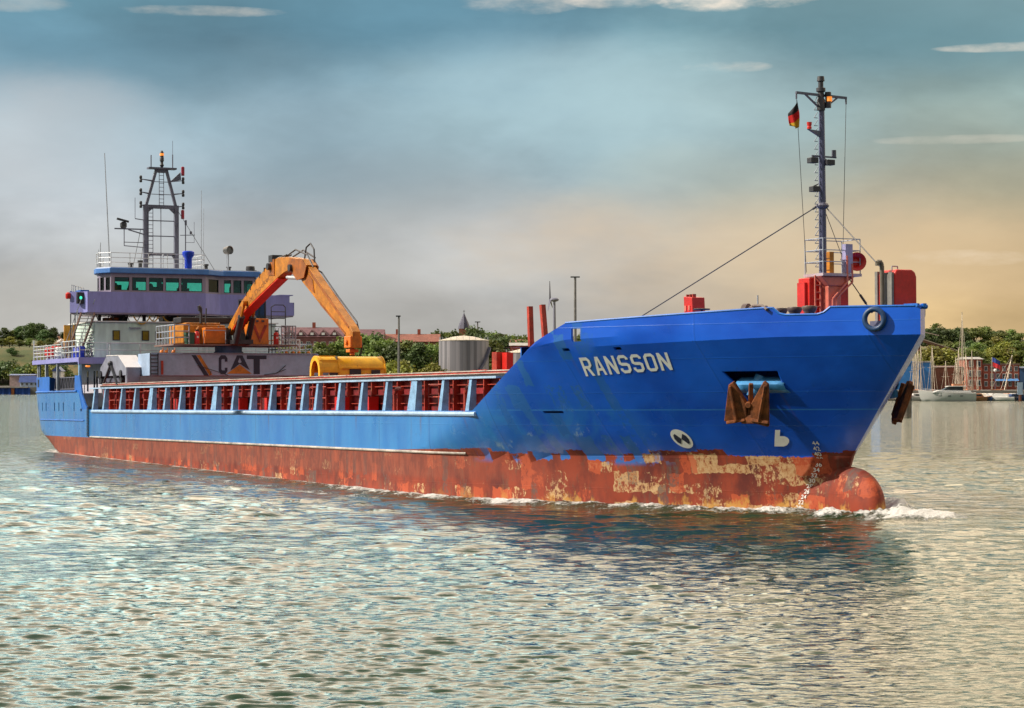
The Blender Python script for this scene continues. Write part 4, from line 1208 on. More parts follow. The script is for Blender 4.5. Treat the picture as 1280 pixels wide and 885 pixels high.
mb = MB(); mb.prism([(-.3, 20.05), (.45, 20.75), (.5, 20.2)], lambda y, z: (SX - .05, y, z), lambda y, z: (SX + .05, y, z)); mb.build('lamp_bracket', MASTGREY, rm)
mb = MB(); mb.lathe([(.05, 21.0), (.16, 21.2), (.10, 21.3), (.10, 21.45), (.15, 21.5), (.15, 21.75), (.12, 21.8), (.14, 21.85), (.14, 22.1), (.06, 22.25)], (SX, -.92, 0)); mb.build('mast_head_lantern', DARK, rm, smooth=40)
MB().lathe([(.145, 21.88), (.145, 22.05)], (SX, -.92, 0)).build('mast_head_lens', ORLAMP, rm)
mb = MB(); mb.tube((SX, -1.72, 21.0), (SX, -1.72, 21.9), .04); mb.tube((SX, -.12, 21.0), (SX, -.12, 22.0), .04); mb.tube((SX, -.12, 22), (SX, -.12, 23.0), .015); mb.tube((SX, -2.9, 17.3), (SX, -2.9, 18.8), .02); mb.bar((SX, -2.9, 17.3), (SX, -2.1, 17.2), .06); mb.build('aerial', MASTGREY, rm)
mb = MB(); mb.bar((SX, -4.4, 16.55), (SX, -2.1, 16.55), .09); mb.bar((SX, -3.4, 16.5), (SX, -2.1, 16.15), .08); mb.path([(SX, -3.7, 16.5), (SX, -3.7, 15.35), (SX, -2.2, 15.25)], .035); mb.path([(SX, -3.7, 15.6), (SX, -2.2, 15.6)], .03); mb.build('radar_arm', MASTGREY, rm)
mb = MB(); mb.lathe([(.18, 16.6), (.24, 16.7), (.24, 16.95), (.12, 17.05)], (SX, -3.75, 0)); mb.bar((SX + .1, -4.25, 17.25), (SX + .1, -3.4, 17.05), .16, .14); mb.build('radar_scanner', DARK, rm)
mb = MB()
for a_, b_ in (((SX, -2.5, 16.5), (SX + 1, -3.4, RZ)), ((SX, -2.2, 16.1), (SX + 1, -2.9, RZ)), ((SX, .3, 17.9), (SX + 2.5, 2.2, RZ))): mb.tube(a_, b_, .018)
mb.build('mast_stay', DARK, rm)
mb = MB(); mb.tube((-82.9, .80, RZ), (-82.9, .80, 17.0), .04); mb.bar((-82.9, .4, 16.2), (-82.9, 1.5, 16.25), .05); mb.lathe([(.08, 16.95), (.08, 17.3)], (-82.9, .82, 0)); mb.lathe([(.09, 16.3), (.09, 16.5)], (-82.9, 1.2, 0)); mb.tube((-82.9, 1.45, 15.7), (-82.9, 1.45, 17.2), .015); mb.bar((-82.9, .8, 15.7), (-82.9, 1.45, 15.7), .03); mb.build('aerial_pole', MASTGREY, ship)
for a_, b_, r_ in (((-83, -4.74, RZ), (-83.2, -5.06, 21.9), .035), ((-83, 2.0, RZ), (-83, 2.03, 19.5), .022), ((-83, 2.15, RZ), (-83, 2.2, 18.2), .015), ((-80.0, -6.3, RZ), (-80.0, -6.25, 15.3), .03), ((-81.2, -6.1, RZ), (-81.2, -6.05, 14.9), .025)):
    mb = MB(); mb.tube(a_, b_, r_ * 1.5, r_ * .8, 6); mb.lathe([(.10, 0), (.10, .25), (.05, .3)], a_); mb.build('whip_aerial', GREYRAIL, ship)
mb = MB(); mb.lathe([(.26, RZ), (.26, 14.25), (.42, 14.5), (.42, 14.72), (.36, 14.78)], (-78.86, -.30, 0), n=18); mb.build('cowl_ventilator', paint('royal_blue_vent', (.008, .05, .55), .35), ship, smooth=40)
for y_, h in ((-3.3, .6), (-4.0, .4), (-1.65, .9), (-.2, .9), (1.5, .45), (3.2, .3)):
    mb = MB(); mb.lathe([(.14, RZ), (.14, RZ + h * .7), (.2, RZ + h * .75), (.2, RZ + h)] if h < .8 else [(.03, RZ), (.03, RZ + h), (.09, RZ + h + .02), (.05, RZ + h + .2)], (-80.4, y_, 0), n=10); mb.build('roof_fitting', GREYRAIL if h > .8 else DARK, ship)
mb = MB(); mb.tube((-80, 3.02, RZ), (-80, 3.02, 14.75), .045); mb.tube((-80.0, 2.9, 14.7), (-79.9, 2.9, 13.6), .012); mb.build('searchlight_pole', GREYRAIL, ship)
mb = MB(); mb.lathe([(.10, -.34), (.26, -.25), (.30, .1), (.31, .25), (.27, .26), (.2, .18)], (-80, 3.0, 15.0), (.9, .35, .05), 18); mb.build('searchlight', paint('searchlight_grey', (.12, .12, .12), .35, .4), ship, smooth=40)
MB().lathe([(.30, RZ), (.33, RZ + .15), (.30, RZ + .35), (.1, RZ + .4)], (-80.2, 4.75, 0)).build('roof_dome', DARK, ship, smooth=40)
mb = MB(); mb.tube((-84.5, 6.6, 11.7), (-84.5, 6.6, 13.9), .16, n=12); mb.lathe([(.25, 11.7), (.25, 12.2), (.16, 12.3)], (-84.5, 6.6, 0)); mb.build('exhaust_pipe', MASTGREY, ship, smooth=40)

# ================================================================ GANTRY CARRIAGE, EXCAVATOR, GRAB
g = thing('gantry_carriage', 'grey travelling gantry beam with CAT lettering straddling the hatch in front of the bridge', 'gantry', (-70.2, 0, 5.47), True)
bm_ = MB(); bm_.box((-71.6, -6.1, 5.92), (-69.0, 5.6, 7.38)); beam = bm_.build('cross_beam', BEAMGREY, g, bevel=.03)
mb = MB(); mb.box((-69.0, -6.0, 7.38), (-68.9, 5.5, 7.42)); mb.build('beam_flange', LEGGREY, beam)
for sg in (-1, 1):
    o0, o1 = sg * 7.1, sg * 6.12
    mb = MB(); mb.prism([(-70.85, 6.5), (-72.65, 7.28), (-75.5, 7.31), (-77.7, 6.2), (-77.7, 5.98), (-70.85, 5.98)], lambda a, z: (a, o0, z), lambda a, z: (a, o1, z)); lg = mb.build('end_carriage', LEGGREY, g)
    mb = MB()
    mb.prism([(-70.80, 6.5), (-72.65, 7.335), (-75.5, 7.365), (-75.5, 7.32), (-72.66, 7.29), (-70.83, 6.46)], lambda a, z: (a, sg * 7.13, z), lambda a, z: (a, sg * 5.9, z)); mb.build('carriage_cover', LEGLIT, lg)
    mb = MB(); mb.box((-71.15, sg * 7.08, 5.48), (-70.86, sg * 6.2, 5.98)); mb.build('carriage_leg', LEGGREY, g); mb = MB(); mb.box((-77.7, sg * 7.08, 5.48), (-77.45, sg * 6.2, 5.98)); mb.build('carriage_leg', LEGGREY, g); mb = MB(); mb.box((-70.83, sg * 7.06, 5.5), (-70.78, sg * 6.2, 6.45)); mb.build('carriage_end_plate', LEGGREY, g)
    mb = MB(); mb.bar((-74.2, sg * 7.2, 6.75), (-75.9, sg * 7.2, 5.5), .12); mb.bar((-74.2, sg * 7.2, 6.75), (-72.4, sg * 7.25, 5.35), .13); mb.ball((-74.2, sg * 7.2, 6.78), .20); mb.build('drive_link', DARK, g)
    for a_ in (-76.8, -72.0):
        mb = MB(); mb.tube((a_, sg * 7.2, 6.1), (a_, sg * 6.9, 6.1), .24, n=12); mb.tube((a_, sg * 7.16, 5.66), (a_, sg * 6.9, 5.66), .22, n=14); mb.build('track_wheel', DARK, g)
    mb = MB(); mb.box((-76.6, sg * 6.9, 5.55), (-71.9, sg * 6.5, 5.85)); mb.build('drive_unit', MASTGREY, g)
mb = MB()
for y_ in (-6.05, -5.55): mb.bar((-68.94, y_, 5.95), (-68.94, y_, 7.38), .05)
for k in range(6): mb.bar((-68.93, -6.05, 6.05 + k * .24), (-68.93, -5.55, 6.05 + k * .24), .05)
mb.build('beam_ladder', DARK, g)
MB().box((-68.99, -5.35, 6.0), (-68.9, -5.2, 6.9)).build('red_reel', REDLEAD, g)
FX = -68.985


def face(loops, name, mat, dx=0.):
    on_surface(fill2d(loops), lambda y, z: (FX + dx, y, z), name, mat, g, 5)


def place(loops, x0, z0, sx, sz): return [[(x0 + a * sx, z0 + b * sz) for a, b in l] for l in loops]


face([[(-3.28, 7.27), (-2.98, 7.27), (-2.10, 5.93), (-2.42, 5.93)]], 'dark_stripe', NAVY)
face([[(-2.94, 7.27), (-2.68, 7.27), (-1.86, 6.0), (-2.06, 5.93)]], 'orange_stripe', YELLOW)
face(place(glyph('C')[0], -1.42, 6.03, .60 / .66, 1.24), 'beam_letter', NAVY)
face([[(-.62, 6.28), (-.16, 7.27), (.22, 7.27), (.72, 6.30), (.46, 6.44), (.03, 6.72), (-.37, 6.42)], [(-.10, 6.82), (.03, 7.12), (.16, 6.82), (.03, 6.76)]], 'beam_letter', NAVY)
face(place(glyph('T')[0], .52, 6.03, 1.38 / .70, 1.24), 'beam_letter', NAVY)
face([[(-.86, 6.06), (.86, 6.06), (.02, 6.66)]], 'orange_triangle', YELLOW, .006)
mb = MB(); mb.path([(-68.9, -2.9, 6.6), (-68.85, -1.6, 6.2), (-68.9, -.8, 5.95)], .025); mb.path([(-68.85, -2.0, 6.25), (-68.85, -2.05, 5.95)], .02); mb.path([(-68.9, 1.7, 5.98), (-68.85, 2.6, 6.1), (-68.9, 3.2, 6.6)], .03); mb.path([(-68.85, 2.5, 6.1), (-68.85, 3.2, 6.35)], .025); mb.build('hanging_cable', DARK, g)
mb = MB()
for y_ in (-5.2, -4.9, -4.4): mb.lathe([(.12, 7.38), (.12, 7.5), (.06, 7.6)], (-69.3, y_, 0)); mb.tube((-69.3, y_ + .1, 7.4), (-69.3, y_ + .1, 7.75), .03)
for y_ in (3.4, 3.9, 4.3, 5.0): mb.lathe([(.10, 7.38), (.10, 7.5), (.05, 7.58)], (-69.3, y_, 0))
mb.build('hose_coupling', ORANGE, g)
mb = MB(); railing(mb, [(-71.3, 2.9, 7.38), (-71.3, 4.4, 7.38), (-69.4, 4.4, 7.38), (-69.4, 2.9, 7.38), (-71.3, 2.9, 7.38)], .95, 3, .7, .04); mb.build('white_basket_rail', WHITE, g)

ex = thing('excavator', 'orange material handler with a long bent boom on a railed turntable above the grey gantry', 'excavator', (-70, -.4, 7.38), True)
mb = MB(); mb.lathe([(.98, 7.384), (.98, 7.5), (.9, 7.52), (.9, 7.88), (1.05, 7.9)], (-70, -.4, 0), n=28); mb.build('slewing_pedestal', paint('pedestal_navy', (.03, .05, .12), .5), ex, smooth=40)
mb = MB(); mb.box((-73.2, -4.5, 7.90), (-69.0, 4.1, 8.00)); plat = mb.build('platform', paint('platform_brown_grey', (.20, .12, .10), .6, rust=.2), ex)
mb = MB(); railing(mb, [(-73.0, -4.4, 8.0), (-69.1, -4.4, 8.0), (-69.1, -3.4, 8.0)], 1.25, 3, .7, .04); mb.build('platform_railing', GREYRAIL, ex); mb = MB(); railing(mb, [(-69.1, 3.0, 8.0), (-69.1, 4.0, 8.0), (-73.0, 4.0, 8.0)], 1.25, 3, .6, .035)
mb.build('platform_railing', GREYRAIL, ex); mb = MB(); mb.path([(-69.1, -2.4, 8.0), (-69.1, -2.4, 8.9), (-69.1, -.9, 8.9), (-69.1, -.9, 8.0)], .03); mb.build('platform_railing', GREYRAIL, ex)
mb = MB(); mb.path([(-69.3, 2.35, 8.0), (-69.3, 2.35, 10.5), (-69.3, 2.6, 10.65), (-69.3, 3.2, 10.65), (-69.3, 3.35, 10.5), (-69.3, 3.35, 8.0)], .035)
for z in (8.6, 9.2, 9.75, 10.2): mb.tube((-69.3, 2.35, z), (-69.3, 3.35, z), .028)
mb.build('cab_ladder', DARK, ex)
mb = MB(); mb.box((-73.3, -3.45, 8.0), (-70.2, -.55, 9.30)); mb.box((-72.8, -3.2, 9.3), (-70.4, -.8, 9.45)); mb.build('engine_housing', YELLOW, ex, bevel=.08)
mb = MB(); mb.box((-70.15, -2.2, 8.05), (-69.4, -.75, 9.1)); mb.build('toolbox', ORANGE, ex, bevel=.04)
mb = MB(); mb.box((-72.9, -3.3, 9.451), (-71.2, 1.0, 9.85)); mb.build('engine_cover', DARK, ex, bevel=.06)
mb = MB(); mb.path([(-70.3, -2.2, 9.4), (-70.3, -2.2, 10.4), (-70.3, -2.35, 10.55), (-70.3, -2.3, 10.2)], .10); mb.path([(-70.4, -1.85, 9.4), (-70.4, -1.8, 10.4)], .05); mb.build('exhaust_stack', DARK, ex)
for k, (y_, z_) in enumerate(((-3.0, 8.05), (-1.6, 8.05), (-.6, 8.2))):
    mb = MB(); mb.path([(-69.9, y_, z_), (-69.6, y_ + .2, z_ + .8), (-69.9, y_ + .5, z_ + 1.1)], .06); mb.build('hydraulic_hose', DARK if k else YELLOW, ex, smooth=40)
mb = MB(); mb.box((-72.0, .90, 8.0), (-69.4, 2.22, 9.75)); cabb = mb.build('cab_base', ORANGE, ex, bevel=.06)
mb = MB(); mb.prism([(1.05, 9.3), (1.25, 9.3), (1.56, 8.5), (1.9, 9.3), (2.1, 9.3), (1.58, 8.15)], lambda y, z: (-69.39, y, z), lambda y, z: (-69.36, y, z)); mb.build('warning_chevron', REDLEAD, cabb)
mb = MB(); mb.box((-69.42, 1.3, 9.5), (-69.25, 1.45, 9.62)); mb.box((-69.42, 1.7, 9.5), (-69.25, 1.85, 9.62)); mb.build('work_lamp', DARK, cabb)
mb = MB()
mb.box((-71.9, .95, 9.752), (-71.75, 2.1, 11.1)); mb.box((-71.9, .95, 11.0), (-69.6, 2.1, 11.1))
for a_, b_ in ((-69.65, 1.0), (-69.65, 2.05), (-70.8, 1.0), (-70.8, 2.05)): mb.bar((a_, b_, 9.75), (a_, b_, 11.05), .09)
mb.box((-71.75, 1.2, 9.752), (-71.0, 1.8, 10.5))
cab = mb.build('cab', DARK, ex)
MB().box((-69.66, 1.06, 9.76), (-69.63, 2.0, 10.99)).build('cab_window', glass('cab_blue_glass', (.12, .28, .42)), cab)
MB().box((-71.74, .98, 9.76), (-69.7, 1.0, 10.99)).build('cab_window', glass('cab_blue_glass', (.12, .28, .42)), cab)
# boom: box girder with a separate belly plate colour
BT = [(-70.39, 9.05), (-69.89, 9.42), (-67.71, 10.65), (-65.0, 11.92), (-62.0, 12.97), (-60.69, 13.2), (-58.85, 13.13), (-56.5, 12.84), (-55.7, 12.44), (-56.3, 12.05), (-57.4, 12.2), (-58.6, 12.35), (-59.7, 12.19), (-60.71, 11.95), (-64.1, 11.0), (-67.91, 9.87), (-69.42, 8.98), (-70.0, 8.6)]
mb = MB(); mb.prism(BT, lambda a, z: (a, -.36, z), lambda a, z: (a, .36, z)); boom = mb.build('boom', YELLOW, ex, bevel=.025)
mb = MB(); mb.prism([(-69.3, 8.99), (-67.9, 9.84), (-64.1, 10.97), (-60.71, 11.92), (-60.68, 11.87), (-64.06, 10.92), (-67.86, 9.79), (-69.25, 8.94)], lambda a, z: (a, -.35, z), lambda a, z: (a, .35, z)); mb.build('boom_belly', paint('belly_orange_red', (.72, .045, .008), .4, var=.15), boom)
# cheek plates, gussets and edge doublers
DKY = paint('machine_dark_orange', (.30, .085, .006), .5, var=.35, rust=.3)  # darker orange for the plates and edge strips
for sg in (-1, 1):
    mb = MB(); mb.prism([(-62.3, 12.2), (-61.9, 13.1), (-61.2, 13.15), (-61.2, 12.1)], lambda a, z: (a, sg * .365, z), lambda a, z: (a, sg * .41, z)); mb.build('cheek_plate', DKY, boom)
    mb = MB(); mb.prism([(-58.9, 12.55), (-58.3, 13.0), (-56.4, 12.85), (-55.6, 12.35), (-56.0, 11.7), (-57.2, 11.6), (-58.2, 12.2)], lambda a, z: (a, sg * .365, z), lambda a, z: (a, sg * .42, z)); mb.build('cheek_plate', DKY, boom)
    mb = MB(); mb.prism([(-69.0, 9.35), (-67.7, 10.45), (-67.2, 10.4), (-67.6, 9.95), (-68.6, 9.3)], lambda a, z: (a, sg * .365, z), lambda a, z: (a, sg * .41, z)); mb.build('cheek_plate', DKY, boom)
mb = MB()
for t in (.2, .35, .5, .65, .8):
    p = Vector((-67.71, 0, 10.65)).lerp(Vector((-62.0, 0, 12.97)), t); mb.box((p.x - .05, -.39, p.z - .05), (p.x + .05, .39, p.z + .20))
mb.path([(-69.9, -.2, 9.5), (-67.8, -.2, 10.72), (-65, -.2, 12.05), (-61.8, -.2, 13.15), (-59.5, -.2, 13.3)], .05); mb.path([(-69.9, .1, 9.5), (-67.8, .1, 10.72), (-65, .1, 12.05), (-61.8, .1, 13.15), (-59.5, .1, 13.3)], .05)
mb.build('boom_hose', DARK, boom)
mb = MB(); mb.tube((-61.9, -.62, 12.7), (-61.9, .62, 12.7), .22, n=14); mb.build('boom_pin', DARK, boom); mb = MB(); mb.tube((-58.1, -.6, 12.4), (-58.1, .6, 12.4), .22, n=14); mb.build('boom_pin', DARK, boom); mb = MB(); mb.box((-62.2, -.42, 12.98), (-61.5, .42, 13.42)); mb.build('hose_clamp', DARK, boom)
mb = MB(); mb.path([(-57.2, .1, 12.9), (-56.9, .1, 13.6), (-56.2, .1, 13.8), (-55.6, .1, 13.4), (-55.5, .1, 12.6)], .05); mb.path([(-60.0, -.1, 13.2), (-58.2, -.1, 13.55), (-56.2, -.1, 13.1), (-55.2, -.1, 12.3)], .05); mb.path([(-59.6, .25, 13.2), (-57.8, .25, 13.5), (-55.8, .25, 12.9)], .05); mb.build('knuckle_hose', DARK, boom, smooth=40)
tm_ = text2d('Multi Docker', 1.0)
on_surface(tm_, lambda a, b: (lerp(-67.2, -62.0, (a + 2.8) / 5.6) - b * .30, -.368, lerp(10.30, 12.15, (a + 2.8) / 5.6) + b * .42), 'boom_lettering', paint('faded_lettering', (.22, .075, .010), .6), boom, 2)
ST = [(-57.6, 12.25), (-56.7, 12.6), (-55.7, 12.35), (-54.5, 11.66), (-52.43, 10.40), (-49.07, 8.52), (-48.65, 8.2), (-48.68, 7.25), (-49.6, 7.35), (-49.75, 8.0), (-53.73, 9.95), (-55.97, 11.1), (-56.78, 11.5)]
mb = MB(); mb.prism(ST, lambda a, z: (a, -.24, z), lambda a, z: (a, .26, z)); stick = mb.build('stick', YELLOW, ex, bevel=.03)
for sg in (-1, 1):
    o_y = -.24 if sg < 0 else .26
    mb = MB(); mb.prism([(-55.6, 12.25), (-49.15, 8.53), (-49.25, 8.40), (-55.7, 12.08)], lambda a, z: (a, o_y, z), lambda a, z: (a, o_y + sg * .025, z)); mb.prism([(-53.7, 10.10), (-49.7, 8.17), (-49.7, 8.05), (-53.73, 9.97)], lambda a, z: (a, o_y, z), lambda a, z: (a, o_y + sg * .025, z)); mb.build('stick_edge_strip', DKY, stick)
    mb = MB(); mb.prism([(-55.6, 11.9), (-54.9, 11.5), (-54.6, 10.7), (-55.4, 10.95), (-56.2, 11.4)], lambda a, z: (a, o_y, z), lambda a, z: (a, o_y + sg * .04, z)); mb.build('stick_cheek', DKY, stick)
mb = MB(); mb.tube((-59.5, -.15, 11.9), (-57.3, -.15, 11.75), .12, n=10); mb.tube((-57.3, -.15, 11.75), (-56.2, -.15, 11.65), .07, n=10); mb.build('stick_ram', STEEL, ex, smooth=40)
mb = MB(); mb.path([(-57, .4, 12.5), (-55.2, .42, 12.0), (-52.5, .42, 10.4), (-49.6, .42, 8.8), (-48.8, .42, 7.4), (-48.9, .35, 6.9)], .05); mb.build('stick_hose', DARK, stick, smooth=40)
mb = MB(); mb.box((-49.7, -.36, 7.28), (-48.7, .38, 7.95)); mb.tube((-49.2, -.48, 7.6), (-49.2, .48, 7.6), .16, n=12); mb.build('stick_end', ORANGE, stick, bevel=.05)
mb = MB(); mb.tube((-49.3, 0, 7.3), (-49.3, 0, 6.85), .15, n=12); mb.box((-49.6, -.28, 7.02), (-49.0, .28, 7.2)); mb.build('rotator', ORANGE, ex, bevel=.03)
for y_, a0, z0, a1, z1 in ((-.55, -68.1, 8.0, -66.95, 9.75), (.55, -69.0, 8.0, -67.85, 9.8)):
    mb = MB(); mb.tube((a0, y_, z0 + .05), (a1, y_, z1), .20, n=14); mb.tube((a1 - .06, y_, z1 - .1), (a1, y_, z1), .235, n=14); r_ = mb.build('boom_ram', DARK, ex, smooth=40)
    mb = MB(); mb.tube((a1, y_, z1), (a1 + .55, y_, z1 + .85), .09, n=10); mb.tube((a1 + .55, y_ - .14, z1 + .85), (a1 + .55, y_ + .14, z1 + .85), .19, n=12); mb.build('ram_rod', YELLOW, r_, smooth=40)
mb = MB(); mb.box((-69.4, -.62, 8.0), (-68.0, .62, 8.28)); mb.bar((-69.7, -.47, 8.0), (-70.1, -.47, 9.1), .5, .12); mb.bar((-69.7, .47, 8.0), (-70.1, .47, 9.1), .5, .12); mb.box((-69.35, -.3, 8.28), (-68.6, .3, 8.7)); mb.build('boom_bracket', DARK, ex)

bk = thing('grab_bucket', 'worn yellow half-barrel grab resting on the red hatch edge under the stick end', 'grab', (-50, 0, 5.2), True)
mb = MB()
prof = [(-.75, 0)] + [(-.75 * math.cos(a * math.pi / 14), .50 + .84 * math.sin(a * math.pi / 14)) for a in range(15)] + [(.75, 0)]
mb.prism(prof, lambda a, z: (-50 - a, -.80, 5.45 + z), lambda a, z: (-50 - a, 2.02, 5.45 + z)); mb.build('barrel', BUCKETY, bk, smooth=35)
mb = MB()
for y_ in (-.86, 2.02):
    pr = [(a * 1.08, z * 1.05) for a, z in prof]
    mb.prism(pr, lambda a, z: (-50 - a, y_, 5.42 + z), lambda a, z: (-50 - a, y_ + .07, 5.42 + z))
mb.build('end_flange', BUCKETY, bk)
mb = MB()
arc = [(-.75 * math.cos(a * math.pi / 12), .50 + .84 * math.sin(a * math.pi / 12)) for a in range(13)]
for y0, y1 in ((-2.05, -1.85),):
    pr = [(-.8, 0)] + [(a * 1.06, z * 1.03) for a, z in arc] + [(.8, 0)]
    outer = pr; inner = [(a * .72, z * .80) for a, z in pr]
    for i in range(len(pr) - 1):
        q = [outer[i], outer[i + 1], inner[i + 1], inner[i]]
        mb.prism(q, lambda a, z: (-50 - a, y0, 5.45 + z), lambda a, z: (-50 - a, y1, 5.45 + z))
for a, z in (arc[0], arc[3], arc[6], arc[9], arc[12]): mb.bar((-50 - a, -2.0, 5.45 + z * .97), (-50 - a, -.8, 5.45 + z * .97), .16)
for i in range(0, 12): mb.add([(-50 - arc[i][0], -2.0, 5.45 + arc[i][1]), (-50 - arc[i + 1][0], -2.0, 5.45 + arc[i + 1][1]), (-50 - arc[i + 1][0], -.8, 5.45 + arc[i + 1][1]), (-50 - arc[i][0], -.8, 5.45 + arc[i][1])], [(0, 1, 2, 3)])
mb.build('end_frame', BUCKETY, bk)
MB().box((-50.6, -.9, 5.5), (-49.4, -.87, 6.8)).build('hollow_shade', DARK, bk)  # dark plate added in place of the shade inside the hollow frame
mb = MB(); mb.box((-49.22, -.2, 5.75), (-49.18, .5, 6.05)); mb.box((-49.22, 1.15, 5.75), (-49.18, 1.7, 6.0)); mb.build('side_window', DARK, bk)
mb = MB(); mb.box((-49.24, -.7, 6.08), (-49.16, 1.95, 6.14)); mb.build('side_flange', BUCKETY, bk)

# loose things about the ship
for y_, s_, lab in ((-2.79, -69.35, 'red fire extinguisher standing beside the green bin on the excavator platform'), (2.75, -69.45, 'red fire extinguisher on the far end of the excavator platform below the cab ladder')):
    t = thing('fire_extinguisher', lab, 'extinguisher', (s_, y_, 8.0), True, 'fire extinguishers on the excavator platform')
    mb = MB(); mb.lathe([(.17, 8.004), (.18, 8.05), (.18, 8.72), (.12, 8.82), (.05, 8.86)], (s_, y_, 0), n=16); mb.build('cylinder', BRIGHTRED, t, smooth=40)
    mb = MB(); mb.box((s_ - .05, y_ - .1, 8.86), (s_ + .05, y_ + .14, 8.96)); mb.path([(s_, y_ + .1, 8.9), (s_ + .1, y_ + .22, 8.6), (s_ + .1, y_ + .2, 8.3)], .025); mb.build('valve', DARK, t)
    MB().box((s_ + .16, y_ - .06, 8.4), (s_ + .19, y_ + .06, 8.52)).build('label_patch', WHITE, t)
t = thing('rubbish_bin', 'small dark green bin beside the red extinguisher on the excavator platform', 'bin', (-69.5, -3.25, 8.0), True)
gb = paint('bin_green', (.03, .10, .06), .5)
MB().prism([(-.25, 0), (.25, 0), (.3, .7), (-.3, .7)], lambda y, z: (-69.75, -3.25 + y, 8.004 + z), lambda y, z: (-69.3, -3.25 + y, 8.004 + z)).build('bin_body', gb, t)
MB().box((-69.78, -3.56, 8.706), (-69.27, -2.94, 8.76)).build('bin_lid', gb, t)

t = thing('red_crate', 'red tilted steel crate standing above the bow bulwark left of the handwheel', 'crate', (-8.2, -2.0, 6.38), True)
A = Vector((-8.72, -2.0, 6.38)); sl_ = -.12


def crp(a, z, y): return (-8.72 + a + sl_ * (z - 6.38) * .6, y, z)


mb = MB(); mb.prism([(0.05, 6.38), (.70, 6.38), (.70, 8.30), (0.05, 8.36)], lambda a, z: crp(a, z, -2.0), lambda a, z: crp(a, z, -1.4)); mb.build('crate_body', BRIGHTRED, t, bevel=.02)
mb = MB()
for a_ in (.12, .38, .60): mb.box((-8.9 + a_, -1.9, 8.30), (-8.84 + a_, -1.75, 8.44))
for z in (7.9, 8.1): mb.box((-8.92, -1.9, z), (-8.78, -1.75, z + .07))
mb.build('crate_lugs', REDLEAD, t)
mb = MB(); mb.box((-8.72, -2.03, 7.75), (-8.58, -2.004, 7.98)); mb.box((-8.40, -2.03, 7.78), (-8.30, -2.004, 7.98)); mb.build('crate_label', PINKRED, t)

# flag hanging limp from the yard
fl = thing('national_flag', 'black, red and gold flag hanging limp below the left end of the bow mast yard', 'flag', (-1.9, -1.05, 15.55), True)
m_, N_, b_, o_ = new_mat('flag_cloth')
at = N_.node('ShaderNodeAttribute', attribute_name='band')
N_.put(b_.inputs['Base Color'], N_.ramp(at.outputs['Fac'], [(0, (.012, .010, .012)), (.345, (.012, .010, .012)), (.35, (.60, .012, .012)), (.68, (.60, .012, .012)), (.685, (.62, .34, .015))]))
b_.inputs['Roughness'].default_value = .8
vs, fs, band = [], [], []
nu, nv = 14, 22
for j in range(nv + 1):
    v = j / nv
    for i in range(nu + 1):
        u = i / nu
        width = .05 + .36 * min(1, v * 2.2) * (1 - .22 * max(0, v - .55))
        y = -1.05 - u * width + .05 * v
        z = 15.55 - v * 1.05 - u * .20 * (1 - v) - .05 * math.sin(u * 5)
        x = -1.9 + .09 * math.sin(u * 9 + v * 3) * min(1, v * 2)
        vs.append(Vector((x, y, z)) - BASE[fl.name]); band.append(min(1, max(0, v * 1.02 - .10 + (1 - u) * .26 - .16)))
for j in range(nv):
    for i in range(nu): k = j * (nu + 1) + i; fs.append((k, k + 1, k + nu + 2, k + nu + 1))
me = bpy.data.meshes.new('cloth'); me.from_pydata(vs, [], fs); at_ = me.attributes.new('band', 'FLOAT', 'POINT'); at_.data.foreach_set('value', band)
me.materials.append(m_); me.shade_smooth(); o = bpy.data.objects.new('cloth', me); C.objects.link(o); o.parent = fl
sm = o.modifiers.new('s', 'SOLIDIFY'); sm.thickness = .01

# bicycle by the stairs on the poop deck
bc = thing('bicycle', 'dark bicycle leaning at the foot of the outside stairs on the poop deck', 'bicycle', (-78.7, -7.5, 7.28), True)
for a_ in (-79.25, -78.15):
    mb = MB(); rg = [[(a_ + (.31 + .03 * math.cos(b)) * math.cos(t), -7.5 + .03 * math.sin(b), 7.63 + (.31 + .03 * math.cos(b)) * math.sin(t)) for b in (0, 1.57, 3.14, 4.71, 6.283)] for t in [6.28318 * i / 20 for i in range(21)]]
    mb.grid(rg); w_ = mb.build('wheel', TYRE, bc, smooth=60)
    mb = MB()
    for k in range(6): mb.tube((a_, -7.5, 7.63), (a_ + .3 * math.cos(k * 1.047), -7.5, 7.63 + .3 * math.sin(k * 1.047)), .008, n=4)
    mb.build('spokes', STEEL, w_)
mb = MB(); mb.path([(-79.25, -7.5, 7.63), (-78.85, -7.5, 8.1), (-78.3, -7.5, 8.12), (-78.65, -7.5, 7.62), (-78.85, -7.5, 8.1)], .025); mb.path([(-79.25, -7.5, 7.63), (-78.65, -7.5, 7.62)], .02); mb.path([(-78.15, -7.5, 7.63), (-78.32, -7.5, 8.25)], .025); mb.build('frame', paint('bike_green', (.04, .10, .08), .4), bc)
mb = MB(); mb.path([(-78.2, -7.75, 8.3), (-78.32, -7.5, 8.25), (-78.2, -7.25, 8.3)], .022); mb.build('handlebar', DARK, bc)
mb = MB(); mb.ball((-78.9, -7.5, 8.2), (.14, .08, .05)); mb.build('saddle', DARK, bc)
